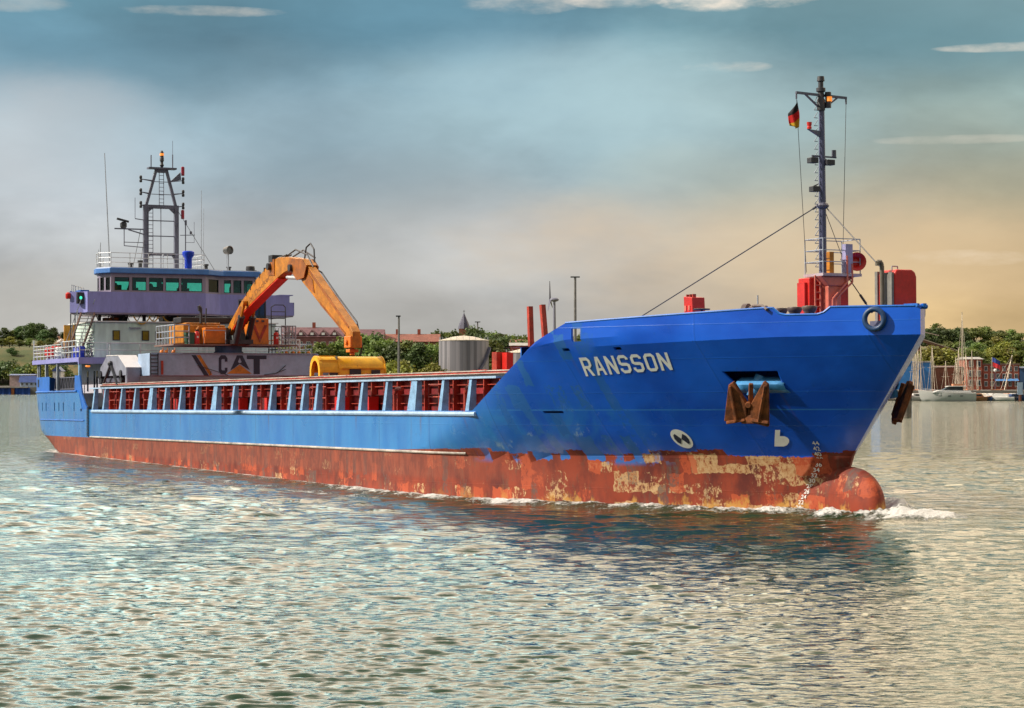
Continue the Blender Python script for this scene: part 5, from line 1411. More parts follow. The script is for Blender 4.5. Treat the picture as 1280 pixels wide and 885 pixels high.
# stores on the poop deck
for s_, y_, w_, h, mt, nm, lab in ((-87.7, -7.7, .5, .8, BRIGHTRED, 'liferaft_canister', 'red canister behind the stern railing, second from the aft end'), (-86.4, -7.7, .5, .85, BRIGHTRED, 'liferaft_canister', 'red canister behind the stern railing just aft of the white one'), (-85.4, -7.7, .36, .75, WHITE, 'liferaft_canister', 'white canister standing behind the stern railing beside the red ones')):
    t = thing(nm, lab, 'canister', (s_, y_, 7.28), True, 'canisters on the poop deck')
    mb = MB(); mb.lathe([(w_ * .8, 7.45), (w_, 7.55), (w_, 7.3 + h), (w_ * .8, 7.4 + h), (.1, 7.42 + h)], (s_, y_, 0), n=16); mb.build('canister_shell', mt, t, smooth=40)
    mb = MB(); mb.box((s_ - w_ * .7, y_ - w_ * .7, 7.284), (s_ + w_ * .7, y_ + w_ * .7, 7.45)); mb.build('cradle', GREYRAIL, t)
for s_, lab in ((-81.7, 'blue plastic drum behind the poop railing, nearest the person'), (-80.9, 'blue plastic drum behind the poop railing, middle of three'), (-80.2, 'blue plastic drum behind the poop railing, nearest the bicycle')):
    t = thing('plastic_drum', lab, 'drum', (s_, -7.6, 7.28), True, 'blue drums on the poop deck')
    mb = MB(); mb.lathe([(.30, 7.284), (.33, 7.34), (.33, 7.6), (.35, 7.63), (.33, 7.66), (.33, 8.0), (.26, 8.1)], (s_, -7.6, 0), n=16); mb.build('drum_shell', paint('drum_blue', (.01, .04, .45), .35), t, smooth=40)
    mb = MB(); mb.lathe([(.07, 8.104), (.07, 8.14)], (s_, -7.5, 0), n=10); mb.build('drum_cap', WHITE, t)


# a person in a white shirt leaning on the stern railing
def skin(name, verts, edges, radii, mat, parent, sub=2):
    me = bpy.data.meshes.new(name); off = BASE[root_of(parent).name]
    me.from_pydata([tuple(Vector(v) - off) for v in verts], edges, []); me.materials.append(mat)
    o = bpy.data.objects.new(name, me); C.objects.link(o); o.parent = parent
    me.attributes.new('x', 'FLOAT', 'POINT')
    sk = o.modifiers.new('skin', 'SKIN'); sk.use_smooth_shade = True
    bm = bmesh.new(); bm.from_mesh(me); lay = bm.verts.layers.skin.verify(); bm.verts.ensure_lookup_table()
    for v, r in zip(bm.verts, radii): v[lay].radius = (r, r); v[lay].use_root = (v.index == 0)
    bm.to_mesh(me); bm.free()
    o.modifiers.new('sub', 'SUBSURF').levels = sub; o.modifiers['sub'].render_levels = sub
    return o


ps = thing('person', 'person in a white shirt and brown trousers leaning forward over the stern railing', 'person', (-84.0, -7.9, 7.28), True)
X0, Y0, Z0 = -84.0, -7.85, 7.28
V = lambda a, y, z: (X0 + a, Y0 + y, Z0 + z)
SKIN = paint('skin', (.42, .22, .14), .55, var=.1)
body_v = [V(0, .12, .95), V(.03, .06, 1.10), V(.06, -.06, 1.25), V(.10, -.18, 1.40), V(.13, -.27, 1.48), V(.16, -.33, 1.56), V(.17, -.36, 1.66),
          V(.09, .14, .90), V(.10, .10, .50), V(.10, .16, .08), V(.11, .02, .03), V(-.09, .14, .90), V(-.12, .18, .50), V(-.14, .24, .08), V(-.13, .10, .03),
          V(.28, -.20, 1.36), V(.34, -.38, 1.16), V(.24, -.58, 1.08), V(.20, -.64, 1.07), V(-.10, -.20, 1.36), V(-.16, -.38, 1.16), V(-.06, -.58, 1.08), V(0, -.64, 1.07)]
body_e = [(0, 1), (1, 2), (2, 3), (3, 4), (4, 5), (5, 6), (0, 7), (7, 8), (8, 9), (9, 10), (0, 11), (11, 12), (12, 13), (13, 14), (3, 15), (15, 16), (16, 17), (17, 18), (3, 19), (19, 20), (20, 21), (21, 22)]
body_r = [.14, .14, .15, .14, .06, .10, .09, .09, .065, .045, .04, .09, .065, .045, .04, .06, .045, .035, .03, .06, .045, .035, .03]
body = skin('body', body_v, body_e, body_r, SKIN, ps)
skin('shirt', [body_v[i] for i in (0, 1, 2, 3, 15, 16, 19, 20)], [(0, 1), (1, 2), (2, 3), (3, 4), (4, 5), (3, 6), (6, 7)], [.165, .17, .18, .165, .085, .065, .085, .065], paint('white_shirt', (.78, .76, .72), .8, var=.05), ps)
skin('trousers', [body_v[i] for i in (0, 7, 8, 9, 11, 12, 13)], [(0, 1), (1, 2), (2, 3), (0, 4), (4, 5), (5, 6)], [.17, .115, .085, .07, .115, .085, .07], paint('brown_trousers', (.10, .055, .04), .8), ps)
mb = MB(); mb.ball(V(.16, -.34, 1.68), (.105, .115, .085), 12); mb.build('hair', paint('dark_hair', (.03, .02, .015), .7), ps, smooth=60)
for a_ in (-.03, .05): pass
mb = MB()
for a_, y_ in ((.11, .0), (-.13, .08)): mb.ball(V(a_, .09 + y_, .05), (.05, .14, .05), 10)
mb.build('shoes', DARK, ps, smooth=60)

# ================================================================ WATER: one sheet of real waves, fine near the eye
rng = np.random.default_rng(11)
ys = [40.0, 60.0]
yi = np.arange(470.0, 12.0, -.62)               # rows evenly spaced in depression angle
dist = np.concatenate([[10., 18., 24.], HC * 2700 / yi, np.geomspace(1180, 7000, 16)])
tu = np.concatenate([[-3.0, -1.6, -.9, -.6, -.45, -.36], np.linspace(-.30, .30, 1080), [.36, .45, .6, .9, 1.6, 3.0]])
DD, UU = np.meshgrid(dist, tu, indexing='ij')
X = DD * UU; Y = DD.copy()
row = np.gradient(dist)[:, None] * np.ones_like(UU)
inner = np.abs(UU) <= .301
Z = np.zeros_like(X)
SLOPE = .215
nc = 110
lam = np.geomspace(.20, 6.0, nc); th0 = R(-80)
theta = th0 + rng.normal(0, .50, nc); ph = rng.uniform(0, 6.283, nc)
wt = np.exp(-((np.log(lam) - np.log(.44)) / .55) ** 2) + .70 * np.exp(-((np.log(lam) - np.log(1.5)) / .62) ** 2); wt /= np.sqrt((wt ** 2).sum())
gust = np.zeros_like(X)
for L, a in ((34, 1.1), (19, 2.3), (60, .4), (11, -.8)):
    p = rng.uniform(0, 6.28); gust += np.sin((X * math.cos(a) + Y * math.sin(a) * .45) * 6.283 / L + p + 1.2 * np.sin(X * .043 + Y * .02 + p))
gust = np.clip(1 + .17 * gust, .6, 1.4)
wx_ = X + .35 * np.sin(Y * .33 + .6 * np.sin(X * .21)) ; wy_ = Y + .45 * np.sin(X * .27 + .5 * np.sin(Y * .19))
for l, t, p, g_ in zip(lam, theta, ph, wt):
    k = 6.2832 / l
    fade = np.clip((l / (row + 1e-6) - 1.6) / 2.0, 0, 1)
    if l > .9: fade = fade * np.clip((DD - 34) / 50, .15, 1)      # the chop is longer out in the fairway
    s_ = np.sin(k * (wx_ * math.cos(t) + wy_ * math.sin(t)) + p)
    Z += SLOPE * 1.414 * g_ / k * fade * (s_ + .22 * (s_ ** 2 - .5) * 2)
Z *= gust
# the ship's own waves
Mi = np.array(SHIP.inverted())
ls = Mi[0, 0] * X + Mi[0, 1] * Y + Mi[0, 3]; lt = Mi[1, 0] * X + Mi[1, 1] * Y + Mi[1, 3]
near = (ls > -125) & (ls < 25) & (np.abs(lt) < 45)
out = []
for s_ in np.linspace(-87, -.4, 260): out.append((s_, hull_y(s_, -.1 - .0115 * s_)))
bulb = [(-2.0, 1.05), (-1.2, 1.05), (-.6, 1.0), (0, .95), (.6, .85), (1.1, .65), (1.5, .4), (1.78, .05)]
out = [p for p in out if p[0] < -2.3] + bulb
full = np.array(out + [(a, -b) for a, b in reversed(out)])
idx = np.argwhere(near)
pts = np.stack([ls[near], lt[near]], 1)
dmin = np.full(len(pts), 1e9)
ysgn = np.sign(pts[:, 1]) 
ax_, ay_ = np.array(out).T
for i0 in range(0, len(pts), 20000):
    q = pts[i0:i0 + 20000]
    d2 = (q[:, :1] - ax_[None]) ** 2 + (np.abs(q[:, 1:]) - ay_[None]) ** 2
    dmin[i0:i0 + 20000] = np.sqrt(d2.min(1))
hy = np.interp(pts[:, 0], [p[0] for p in out], [p[1] for p in out], left=0, right=0)
inside = np.abs(pts[:, 1]) < hy
dmin = np.where(inside, -dmin, dmin)
S_ = pts[:, 0]; T_ = pts[:, 1]
n1 = np.sin(S_ * 1.7 + np.sin(S_ * .63) * 2) * .5 + np.sin(S_ * 3.9 + T_ * 1.1 + 1) * .3 + np.sin(S_ * 9.1 - T_ * 3) * .2
n2 = np.sin(S_ * 7.3 + T_ * 5.1) * .35 + np.sin(S_ * 13.7 - T_ * 9.2 + 2) * .35 + np.sin(S_ * 21 + T_ * 17) * .3
bowA = np.clip(np.interp(S_, [-90, -60, -30, -16, -8, -2, 1, 4, 7], [.05, .06, .10, .14, .20, .26, .26, .20, .0]), 0, 1)
crest = np.interp(S_, [-30, -10, 0, 3], [.9, .6, .45, .5])
bump = bowA * np.exp(-((dmin - crest) / .55) ** 2) * (1 + .35 * n1 + .18 * n2)
# diverging arm of the bow wave thrown off on each side of the bulb
armd = np.abs(T_) - (1.0 + (1.9 - S_) * .62)
arm = .34 * np.exp(-(armd / .6) ** 2) * np.clip((S_ + 7.5) / 3, 0, 1) * np.clip((2.6 - S_) / 1.2, 0, 1) * (1 + .3 * n1 + .22 * n2)
arm = np.where(T_ > 0, arm, arm * .25)
head = .32 * np.exp(-(((S_ - 2.9) / 1.15) ** 2 + ((T_ - .7) / 2.0) ** 2)) * (1 + .25 * n1 + .25 * n2)
bump = bump + arm + head
foamv = np.clip(1.25 - dmin / np.interp(S_, [-90, -60, -30, -15, -8, 0, 3], [1.8, 1.3, 1.7, 2.2, 2.0, 1.5, 1.4]), 0, 1.2)
foamv = foamv * (1 + .30 * n1 + .18 * np.sin(S_ * .9 + 2 * np.sin(S_ * .37)))
foamv = np.where(dmin < 0, .9, foamv) * np.interp(S_, [-92, -60, -40, -20, -5, 3, 5], [.85, .70, .80, .95, 1.0, 1.0, .0])
foamv = np.maximum(foamv, np.clip(arm * 4.6, 0, 1.2)); foamv = np.maximum(foamv, np.clip(head * 5.0, 0, 1.2))
# detached broken streaks abreast of the midbody, and the wake astern
st2 = np.exp(-((dmin - (3.2 + .035 * (-20 - S_))) / .9) ** 2) * np.interp(S_, [-80, -70, -45, -20, -14], [.35, .62, .62, .66, .0])
foamv = np.maximum(foamv, st2 * (.9 + .35 * n1))
wake = np.exp(-(T_ / 9) ** 2) * np.interp(S_, [-125, -100, -88, -86], [.42, .62, .75, 0]); foamv = np.maximum(foamv, wake)
Zs = Z[near]; calm = np.clip(dmin / 1.6, .35, 1)
Z[near] = Zs * calm + bump
FO = np.zeros_like(X); FO[near] = foamv
nr, ncol = X.shape
co = np.stack([X, Y, Z], -1).reshape(-1, 3).astype(np.float32)
ii = np.arange(nr * ncol).reshape(nr, ncol)
quads = np.stack([ii[:-1, :-1], ii[:-1, 1:], ii[1:, 1:], ii[1:, :-1]], -1).reshape(-1, 4).astype(np.int32)
me = bpy.data.meshes.new('water')
me.vertices.add(len(co)); me.vertices.foreach_set('co', co.ravel())
me.loops.add(quads.size); me.loops.foreach_set('vertex_index', quads.ravel())
me.polygons.add(len(quads)); me.polygons.foreach_set('loop_start', np.arange(0, quads.size, 4, dtype=np.int32))
me.polygons.foreach_set('loop_total', np.full(len(quads), 4, dtype=np.int32))
me.update(calc_edges=True)
me.polygons.foreach_set('use_smooth', np.ones(len(quads), dtype=bool))
fa = me.attributes.new('foam', 'FLOAT', 'POINT'); fa.data.foreach_set('value', FO.ravel().astype(np.float32))
m, N, b, o_ = new_mat('water')
P = N.node('ShaderNodeTexCoord').outputs['Object']
px_, py_, pz_ = N.xyz(P)
fo = N.node('ShaderNodeAttribute', attribute_name='foam').outputs['Fac']
fn = N.noise(P, 2.3, 6, .70, sc=(1, .8, 1)); fn2 = N.noise(P, 7.0, 4, .7)
fmask = N.ss(N.m('ADD', fo, N.m('MULTIPLY', N.m('SUBTRACT', N.m('ADD', N.m('MULTIPLY', fn, .65), N.m('MULTIPLY', fn2, .35)), .5), 3.0)), .50, .95)
fmask = N.m('MULTIPLY', fmask, N.ss(fo, .05, .3))
deep = N.mix(N.noise(P, .05, 3), (.012, .034, .016), (.020, .048, .016))
N.put(b.inputs['Base Color'], N.mix(fmask, deep, (.80, .78, .72)))
N.put(b.inputs['Roughness'], N.m('MULTIPLY_ADD', fmask, .6, .06))
b.inputs['IOR'].default_value = 1.333
w1 = N.noise(P, 3.2, 4, .6, sc=(.5, 1.3, 1)); w2 = N.noise(P, 1.1, 3, .55, sc=(.45, 1.3, 1), loc=(3, 1, 0))
bp = N.node('ShaderNodeBump'); bp.inputs['Strength'].default_value = 1.0; bp.inputs['Distance'].default_value = 1.0
N.put(bp.inputs['Height'], N.m('ADD', N.m('ADD', N.m('MULTIPLY', w1, .022), N.m('MULTIPLY', w2, N.m('MULTIPLY_ADD', N.ss(py_, 70., 170.), .32, .075))), N.m('MULTIPLY', N.m('MULTIPLY', fn2, fmask), .12)))
N.l.new(bp.outputs[0], b.inputs['Normal'])
me.materials.append(m)
wo_ = bpy.data.objects.new('water', me); C.objects.link(wo_); wo_['kind'] = 'structure'

# ================================================================ THE FAR SHORE
def smooth(a, b, x):
    t = np.clip((x - a) / (b - a), 0, 1); return t * t * (3 - 2 * t)


def edge_y(x):                      # where the quay meets the water
    x = np.asarray(x, float)
    return 722 - 190 * smooth(-110, -60, x) + 2 * 0 + 0 * x - 12 * smooth(20, 70, x)


def land_z(x, y):
    x = np.asarray(x, float); y = np.asarray(y, float)
    z = 2.4 + 0 * x
    left = smooth(-105, -135, x)
    z = z + left * (14.5 * smooth(742, 800, y) + 3 * smooth(800, 900, y))
    right = smooth(70, 105, x)
    z = z + right * (7.5 * smooth(580, 660, y) + 8 * smooth(660, 780, y))
    mid = (1 - left) * (1 - right)
    z = z + mid * 4 * smooth(640, 800, y)
    z = z + 16 * smooth(1000, 1600, y)
    return z


xs = np.concatenate([np.linspace(-2400, -320, 14), np.linspace(-300, 300, 121), np.linspace(320, 2400, 14)])
vs_, fs_ = [], []
offs = np.concatenate([[0, 0.02], np.geomspace(4, 420, 44), [520, 700, 1000, 1600, 2600, 4000]])
for j, o in enumerate(offs):
    for x in xs:
        y = float(edge_y(x)) + float(o); vs_.append((x, y, -3.0 if j == 0 else float(land_z(x, y))))
n_ = len(xs)
for j in range(len(offs) - 1):
    for i in range(n_ - 1): k = j * n_ + i; fs_.append((k, k + 1, k + n_ + 1, k + n_))
gm, N, b, o_ = new_mat('meadow_ground')
P = N.node('ShaderNodeTexCoord').outputs['Object']
gx, gy, gz = N.xyz(P)
gn = N.noise(P, .05, 6, .65); gn2 = N.noise(P, .4, 5, .7)
grass = N.mix(N.ss(gn, .38, .62), (.055, .075, .018), (.15, .105, .035))
grass = N.mix(N.ss(gn2, .5, .7), grass, (.03, .055, .012))
paved = N.mix(gn2, (.16, .15, .14), (.26, .24, .22))
N.put(b.inputs['Base Color'], N.mix(N.m('MULTIPLY', N.ss(gz, 3.2, 2.6), .85), grass, paved)); b.inputs['Roughness'].default_value = .95
gb_ = MB(); gb_.add(vs_, fs_); go = gb_.build('ground', gm, None, smooth=60); go['kind'] = 'structure'


# ---- trees
def leaf_mat(name, lo, hi):
    m, N, b, o = new_mat(name)
    P = N.node('ShaderNodeTexCoord').outputs['Object']; oi = N.node('ShaderNodeObjectInfo')
    c = N.mix(N.ss(N.noise(P, .55, 3, .6), .35, .65), lo, hi)
    c = N.mix(N.m('MULTIPLY', N.ss(N.noise(P, 3.1, 2, .6, loc=(4, 4, 1)), .45, .75), .5), c, tuple(min(1, h * 1.5) for h in hi))
    hs = N.node('ShaderNodeHueSaturation'); N.put(hs.inputs['Color'], c)
    N.put(hs.inputs['Hue'], N.m('MULTIPLY_ADD', oi.outputs['Random'], .05, .47)); N.put(hs.inputs['Value'], N.m('MULTIPLY_ADD', oi.outputs['Random'], .7, .65))
    N.put(b.inputs['Base Color'], hs.outputs[0]); b.inputs['Roughness'].default_value = .6
    t = N.node('ShaderNodeBsdfTranslucent'); N.put(t.inputs[0], hs.outputs[0])
    mx = N.node('ShaderNodeMixShader'); mx.inputs[0].default_value = .3
    N.l.new(b.outputs[0], mx.inputs[1]); N.l.new(t.outputs[0], mx.inputs[2]); N.l.new(mx.outputs[0], o.inputs[0])
    return m


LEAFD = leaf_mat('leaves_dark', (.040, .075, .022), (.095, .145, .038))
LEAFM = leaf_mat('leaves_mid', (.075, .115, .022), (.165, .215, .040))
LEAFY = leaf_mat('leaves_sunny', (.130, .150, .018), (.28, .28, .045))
BARK = paint('bark', (.06, .045, .03), .9, var=.4)


def tree_proto(seed, h, wdt, leaf, n=2600, size=.62, shape='round'):
    r = np.random.default_rng(seed)
    tr = MB(); th = h * .42
    tr.tube((0, 0, -.6), (0, 0, th), h * .024, h * .016, 7)
    lob = []
    nl = 15
    for i in range(nl):
        a = r.uniform(0, 6.283); t = (i + .5) / nl
        zc = h * (.28 + .60 * t) if shape == 'round' else h * (.18 + .7 * t)
        prof = math.sin(math.pi * min(1, .18 + .82 * t) ** .9) if shape == 'round' else (1.0 - t) * .9 + .25
        rad = wdt * .5 * max(.18, prof) * r.uniform(.35, .72)
        c = np.array([math.cos(a) * rad, math.sin(a) * rad, zc])
        R_ = wdt * r.uniform(.17, .27) * (1 - .25 * t)
        lob.append((c, R_))
        tr.tube((0, 0, th * r.uniform(.5, .95)), tuple(c), h * .009, h * .003, 5)
    W = np.array([l[1] ** 2 for l in lob]); W /= W.sum()
    pick = r.choice(nl, n, p=W)
    cs = np.array([l[0] for l in lob])[pick]; rs = np.array([l[1] for l in lob])[pick]
    d = r.normal(size=(n, 3)); d /= np.linalg.norm(d, axis=1)[:, None]; d[:, 2] = d[:, 2] * .85 + .08
    rad = rs * (r.uniform(0, 1, n) ** .38) * (1 + .35 * np.clip(r.normal(size=n), -1, 1) * .5)
    p = cs + d * rad[:, None]
    nrm = d + .55 * r.normal(size=(n, 3)); nrm /= np.linalg.norm(nrm, axis=1)[:, None]
    t1 = np.cross(nrm, r.normal(size=(n, 3))); t1 /= np.linalg.norm(t1, axis=1)[:, None]; t2 = np.cross(nrm, t1)
    s = size * r.uniform(.55, 1.25, n)[:, None]
    q = np.stack([p - t1 * s * .5, p - t2 * s * .42, p + t1 * s * .5, p + t2 * s * .42], 1).reshape(-1, 3)
    me = bpy.data.meshes.new('crown')
    me.vertices.add(n * 4); me.vertices.foreach_set('co', q.astype(np.float32).ravel())
    me.loops.add(n * 4); me.loops.foreach_set('vertex_index', np.arange(n * 4, dtype=np.int32))
    me.polygons.add(n); me.polygons.foreach_set('loop_start', np.arange(0, n * 4, 4, dtype=np.int32)); me.polygons.foreach_set('loop_total', np.full(n, 4, dtype=np.int32))
    me.update(calc_edges=True); me.materials.append(leaf)
    tm = bpy.data.meshes.new('trunk'); tm.from_pydata([tuple(v) for v in tr.v], [], tr.f); tm.materials.append(BARK)
    return me, tm


PROTO = {}
for k, (leaf, tone) in enumerate(((LEAFD, 'dark'), (LEAFM, 'mid'), (LEAFY, 'sunny'))):
    for j in range(3): PROTO[(tone, j)] = tree_proto(20 + k * 7 + j, 12, 9.5 if j else 8.0, leaf)
PROTO[('tall', 0)] = tree_proto(77, 14, 6.0, LEAFM, 1400, .55)
SHRUB = [tree_proto(90 + j, 5, 6.5, (LEAFD, LEAFM, LEAFY)[j], 1300, .5) for j in range(3)]


def tree(x, y, h, tone, label, group, w=1.0, proto=None, cat='tree', name='tree', z=None):
    cm, tm = proto or PROTO[(tone, random.randrange(3) if tone != 'tall' else 0)]
    base_h = 12. if proto is None else 5.
    if tone == 'tall': base_h = 14.
    t = thing(name, label, cat, (x, y, (float(land_z(x, y)) if z is None else z) - .1), False, group, random.uniform(0, 6.28))
    s = h / base_h; t.scale = (s * w, s * w, s)
    for nm, m_ in (('crown', cm), ('trunk', tm)):
        o = bpy.data.objects.new(nm, m_); C.objects.link(o); o.parent = t
    return t


def tree_px(px, top, d, tone, label, group, w=1.0, z=None):
    x = wx(px, d); g = float(land_z(x, d)) if z is None else z
    return tree(x, d, (wz(top, d) - g) * 1.03, tone, label, group, w)


rt = random.Random(4)
# left bank: wooded crest, grassy slope with bushes
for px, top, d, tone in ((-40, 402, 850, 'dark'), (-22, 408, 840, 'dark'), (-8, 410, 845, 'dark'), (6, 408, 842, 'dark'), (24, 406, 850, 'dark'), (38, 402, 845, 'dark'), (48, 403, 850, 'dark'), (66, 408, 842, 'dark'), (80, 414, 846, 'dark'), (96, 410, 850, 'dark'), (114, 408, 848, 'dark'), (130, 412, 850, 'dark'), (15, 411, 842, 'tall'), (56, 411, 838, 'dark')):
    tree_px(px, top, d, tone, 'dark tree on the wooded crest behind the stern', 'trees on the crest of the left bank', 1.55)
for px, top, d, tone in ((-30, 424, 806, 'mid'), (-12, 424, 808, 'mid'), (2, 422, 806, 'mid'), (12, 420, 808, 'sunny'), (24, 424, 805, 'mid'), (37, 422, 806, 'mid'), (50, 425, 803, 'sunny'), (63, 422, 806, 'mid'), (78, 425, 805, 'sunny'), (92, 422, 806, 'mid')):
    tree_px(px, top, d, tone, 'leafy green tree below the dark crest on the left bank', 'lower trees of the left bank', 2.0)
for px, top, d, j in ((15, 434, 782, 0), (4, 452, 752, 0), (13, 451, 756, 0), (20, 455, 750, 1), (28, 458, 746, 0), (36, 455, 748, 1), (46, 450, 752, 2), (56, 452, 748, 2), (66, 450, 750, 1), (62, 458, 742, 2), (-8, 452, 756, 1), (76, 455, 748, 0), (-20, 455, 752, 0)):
    x = wx(px, d); g = float(land_z(x, d)); h = wz(top, d) - g
    tree(x, d, max(2.5, h), 'x', 'rounded bush on the grassy slope above the blue quay', 'bushes on the left slope', 1.4, SHRUB[j], 'bush', 'bush')
# middle: a row of broad trees behind the hatch, a few higher behind
for px, top, d, tone in ((372, 434, 590, 'mid'), (388, 428, 600, 'mid'), (402, 424, 596, 'mid'), (420, 424, 600, 'mid'), (436, 420, 604, 'mid'), (452, 416, 600, 'mid'), (466, 415, 610, 'dark'), (480, 422, 604, 'mid'), (494, 426, 598, 'dark'), (508, 424, 600, 'mid'), (522, 425, 596, 'dark'), (537, 428, 600, 'mid'), (551, 428, 604, 'mid'), (616, 424, 640, 'mid'), (626, 418, 650, 'dark'), (610, 416, 652, 'dark'), (640, 424, 660, 'mid'), (654, 424, 660, 'mid'), (356, 432, 600, 'mid')):
    tree_px(px, top, d, tone, 'broad green tree in the row on the shore behind the hatch', 'trees on the shore behind the hatch', 1.25)
for px, top, d, tone in ((592, 407, 760, 'dark'), (600, 409, 760, 'dark'), (546, 411, 760, 'dark'), (558, 412, 765, 'mid'), (568, 411, 770, 'dark'), (612, 413, 790, 'mid'), (625, 415, 790, 'dark'), (640, 417, 790, 'mid'), (655, 418, 790, 'mid')):
    tree_px(px, top, d, tone, 'distant tree rising above the roofs near the church spire', 'distant trees by the church')
# the same bank goes on behind the bow as one far wood
cos_, nq = [], 0
for k in range(34):
    cm, tm = PROTO[(('dark', 'mid', 'sunny')[k % 3], k % 3)]
    a = np.empty(len(cm.vertices) * 3, dtype=np.float32); cm.vertices.foreach_get('co', a); a = a.reshape(-1, 3)
    x_ = rt.uniform(20, 108); y_ = rt.uniform(600, 720); sc_ = rt.uniform(.9, 1.45); th_ = rt.uniform(0, 6.28)
    a = a * np.array([sc_ * 1.3, sc_ * 1.3, sc_], dtype=np.float32)
    a = np.stack([a[:, 0] * math.cos(th_) - a[:, 1] * math.sin(th_) + x_, a[:, 0] * math.sin(th_) + a[:, 1] * math.cos(th_) + y_, a[:, 2] + float(land_z(x_, y_))], 1)
    cos_.append(a)
a = np.concatenate(cos_).astype(np.float32); nv_ = len(a)
wm = bpy.data.meshes.new('wood'); wm.vertices.add(nv_); wm.vertices.foreach_set('co', a.ravel())
wm.loops.add(nv_); wm.loops.foreach_set('vertex_index', np.arange(nv_, dtype=np.int32))
wm.polygons.add(nv_ // 4); wm.polygons.foreach_set('loop_start', np.arange(0, nv_, 4, dtype=np.int32)); wm.polygons.foreach_set('loop_total', np.full(nv_ // 4, 4, dtype=np.int32))
wm.update(calc_edges=True); wm.materials.append(LEAFM)
wood = bpy.data.objects.new('wood', wm); C.objects.link(wood); wood['kind'] = 'stuff'
for px, top, d in ((492, 452, 560), (504, 451, 562), (540, 455, 560)):
    x = wx(px, d); g = float(land_z(x, d)); tree(x, d, wz(top, d) - g, 'x', 'pale green bush on the shore beside the yellow grab', 'pale bushes behind the grab', 1.2, SHRUB[2], 'bush', 'bush')
# right bank: wooded hill in tiers above the marina
for px, top, d, tone in ((1140, 412, 730, 'mid'), (1150, 412, 720, 'dark'), (1162, 409, 725, 'dark'), (1170, 401, 730, 'tall'), (1176, 408, 725, 'dark'), (1187, 410, 735, 'dark'), (1198, 408, 725, 'dark'), (1208, 409, 735, 'mid'), (1219, 408, 725, 'mid'), (1231, 407, 730, 'mid'), (1243, 413, 735, 'dark'), (1252, 411, 725, 'mid'), (1264, 411, 730, 'mid'), (1277, 415, 725, 'mid'), (1290, 416, 730, 'mid'), (1304, 414, 730, 'dark')):
    tree_px(px, top, d, tone, 'olive green tree along the top of the hill above the marina', 'trees on the crest above the marina', 1.6)
for px, top, d, tone in ((1172, 428, 655, 'mid'), (1185, 424, 660, 'mid'), (1198, 425, 658, 'mid'), (1212, 424, 655, 'dark'), (1222, 427, 650, 'mid'), (1235, 424, 655, 'mid'), (1248, 420, 660, 'sunny'), (1260, 421, 655, 'mid'), (1272, 424, 650, 'mid'), (1285, 425, 655, 'mid'), (1300, 424, 655, 'mid')):
    tree_px(px, top, d, tone, 'green tree halfway up the slope behind the brick buildings', 'trees on the slope above the marina', 1.6)
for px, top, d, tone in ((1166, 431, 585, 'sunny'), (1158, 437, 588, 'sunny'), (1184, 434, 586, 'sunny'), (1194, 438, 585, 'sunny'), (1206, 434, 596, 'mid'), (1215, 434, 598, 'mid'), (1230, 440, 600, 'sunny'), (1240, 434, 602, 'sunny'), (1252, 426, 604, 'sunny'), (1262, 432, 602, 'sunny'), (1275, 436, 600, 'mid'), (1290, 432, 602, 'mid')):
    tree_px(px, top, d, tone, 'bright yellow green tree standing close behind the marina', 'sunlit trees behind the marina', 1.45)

# ---- blue quay, sheds and houses
BRICK = paint('red_brick', (.30, .075, .045), .85, var=.3, scale=.6)
BROWNBRICK = paint('brown_brick', (.22, .085, .05), .85, var=.3, scale=.6)
TILE = paint('clay_roof_tiles', (.24, .085, .055), .8, var=.3, scale=.8)
PLUMTILE = paint('plum_roof_tiles', (.15, .07, .075), .8, var=.3, scale=.8)
QBLUE = paint('quay_blue', (.015, .07, .34), .6, var=.3, scale=.3, rust=.12)
CONC = paint('concrete', (.34, .32, .29), .9, var=.25, scale=.6)
qx0, qx1 = wx(-200, 722), wx(34.6, 722)
t = thing('quay_wall', 'bright blue sheet pile quay wall along the waterline at the far left', 'quay', (wx(-80, 722), 721.5, 0))
mb = MB(); x = qx0
while x < qx1 - .1:
    a = x - t.location.x; mb.add([(a, -.3, -2.5), (a + .5, .25, -2.5), (a + 1.1, .25, -2.5), (a + 1.6, -.3, -2.5), (a + 2.2, -.3, -2.5), (a, -.3, 2.2), (a + .5, .25, 2.2), (a + 1.1, .25, 2.2), (a + 1.6, -.3, 2.2), (a + 2.2, -.3, 2.2)], [(i, i + 1, i + 6, i + 5) for i in range(4)]); x += 2.2
mb.build('sheet_piling', QBLUE, t)
MB().box((qx0 - t.location.x, -.6, 2.2), (qx1 - t.location.x, 1.2, 2.62)).build('quay_cap', CONC, t)
mb = MB()
for px in (17, -20, -60): a = wx(px, 722) - t.location.x; mb.box((a - .5, -.75, -1), (a + .5, -.31, 2.1))
mb.build('fender_board', RUST, t)


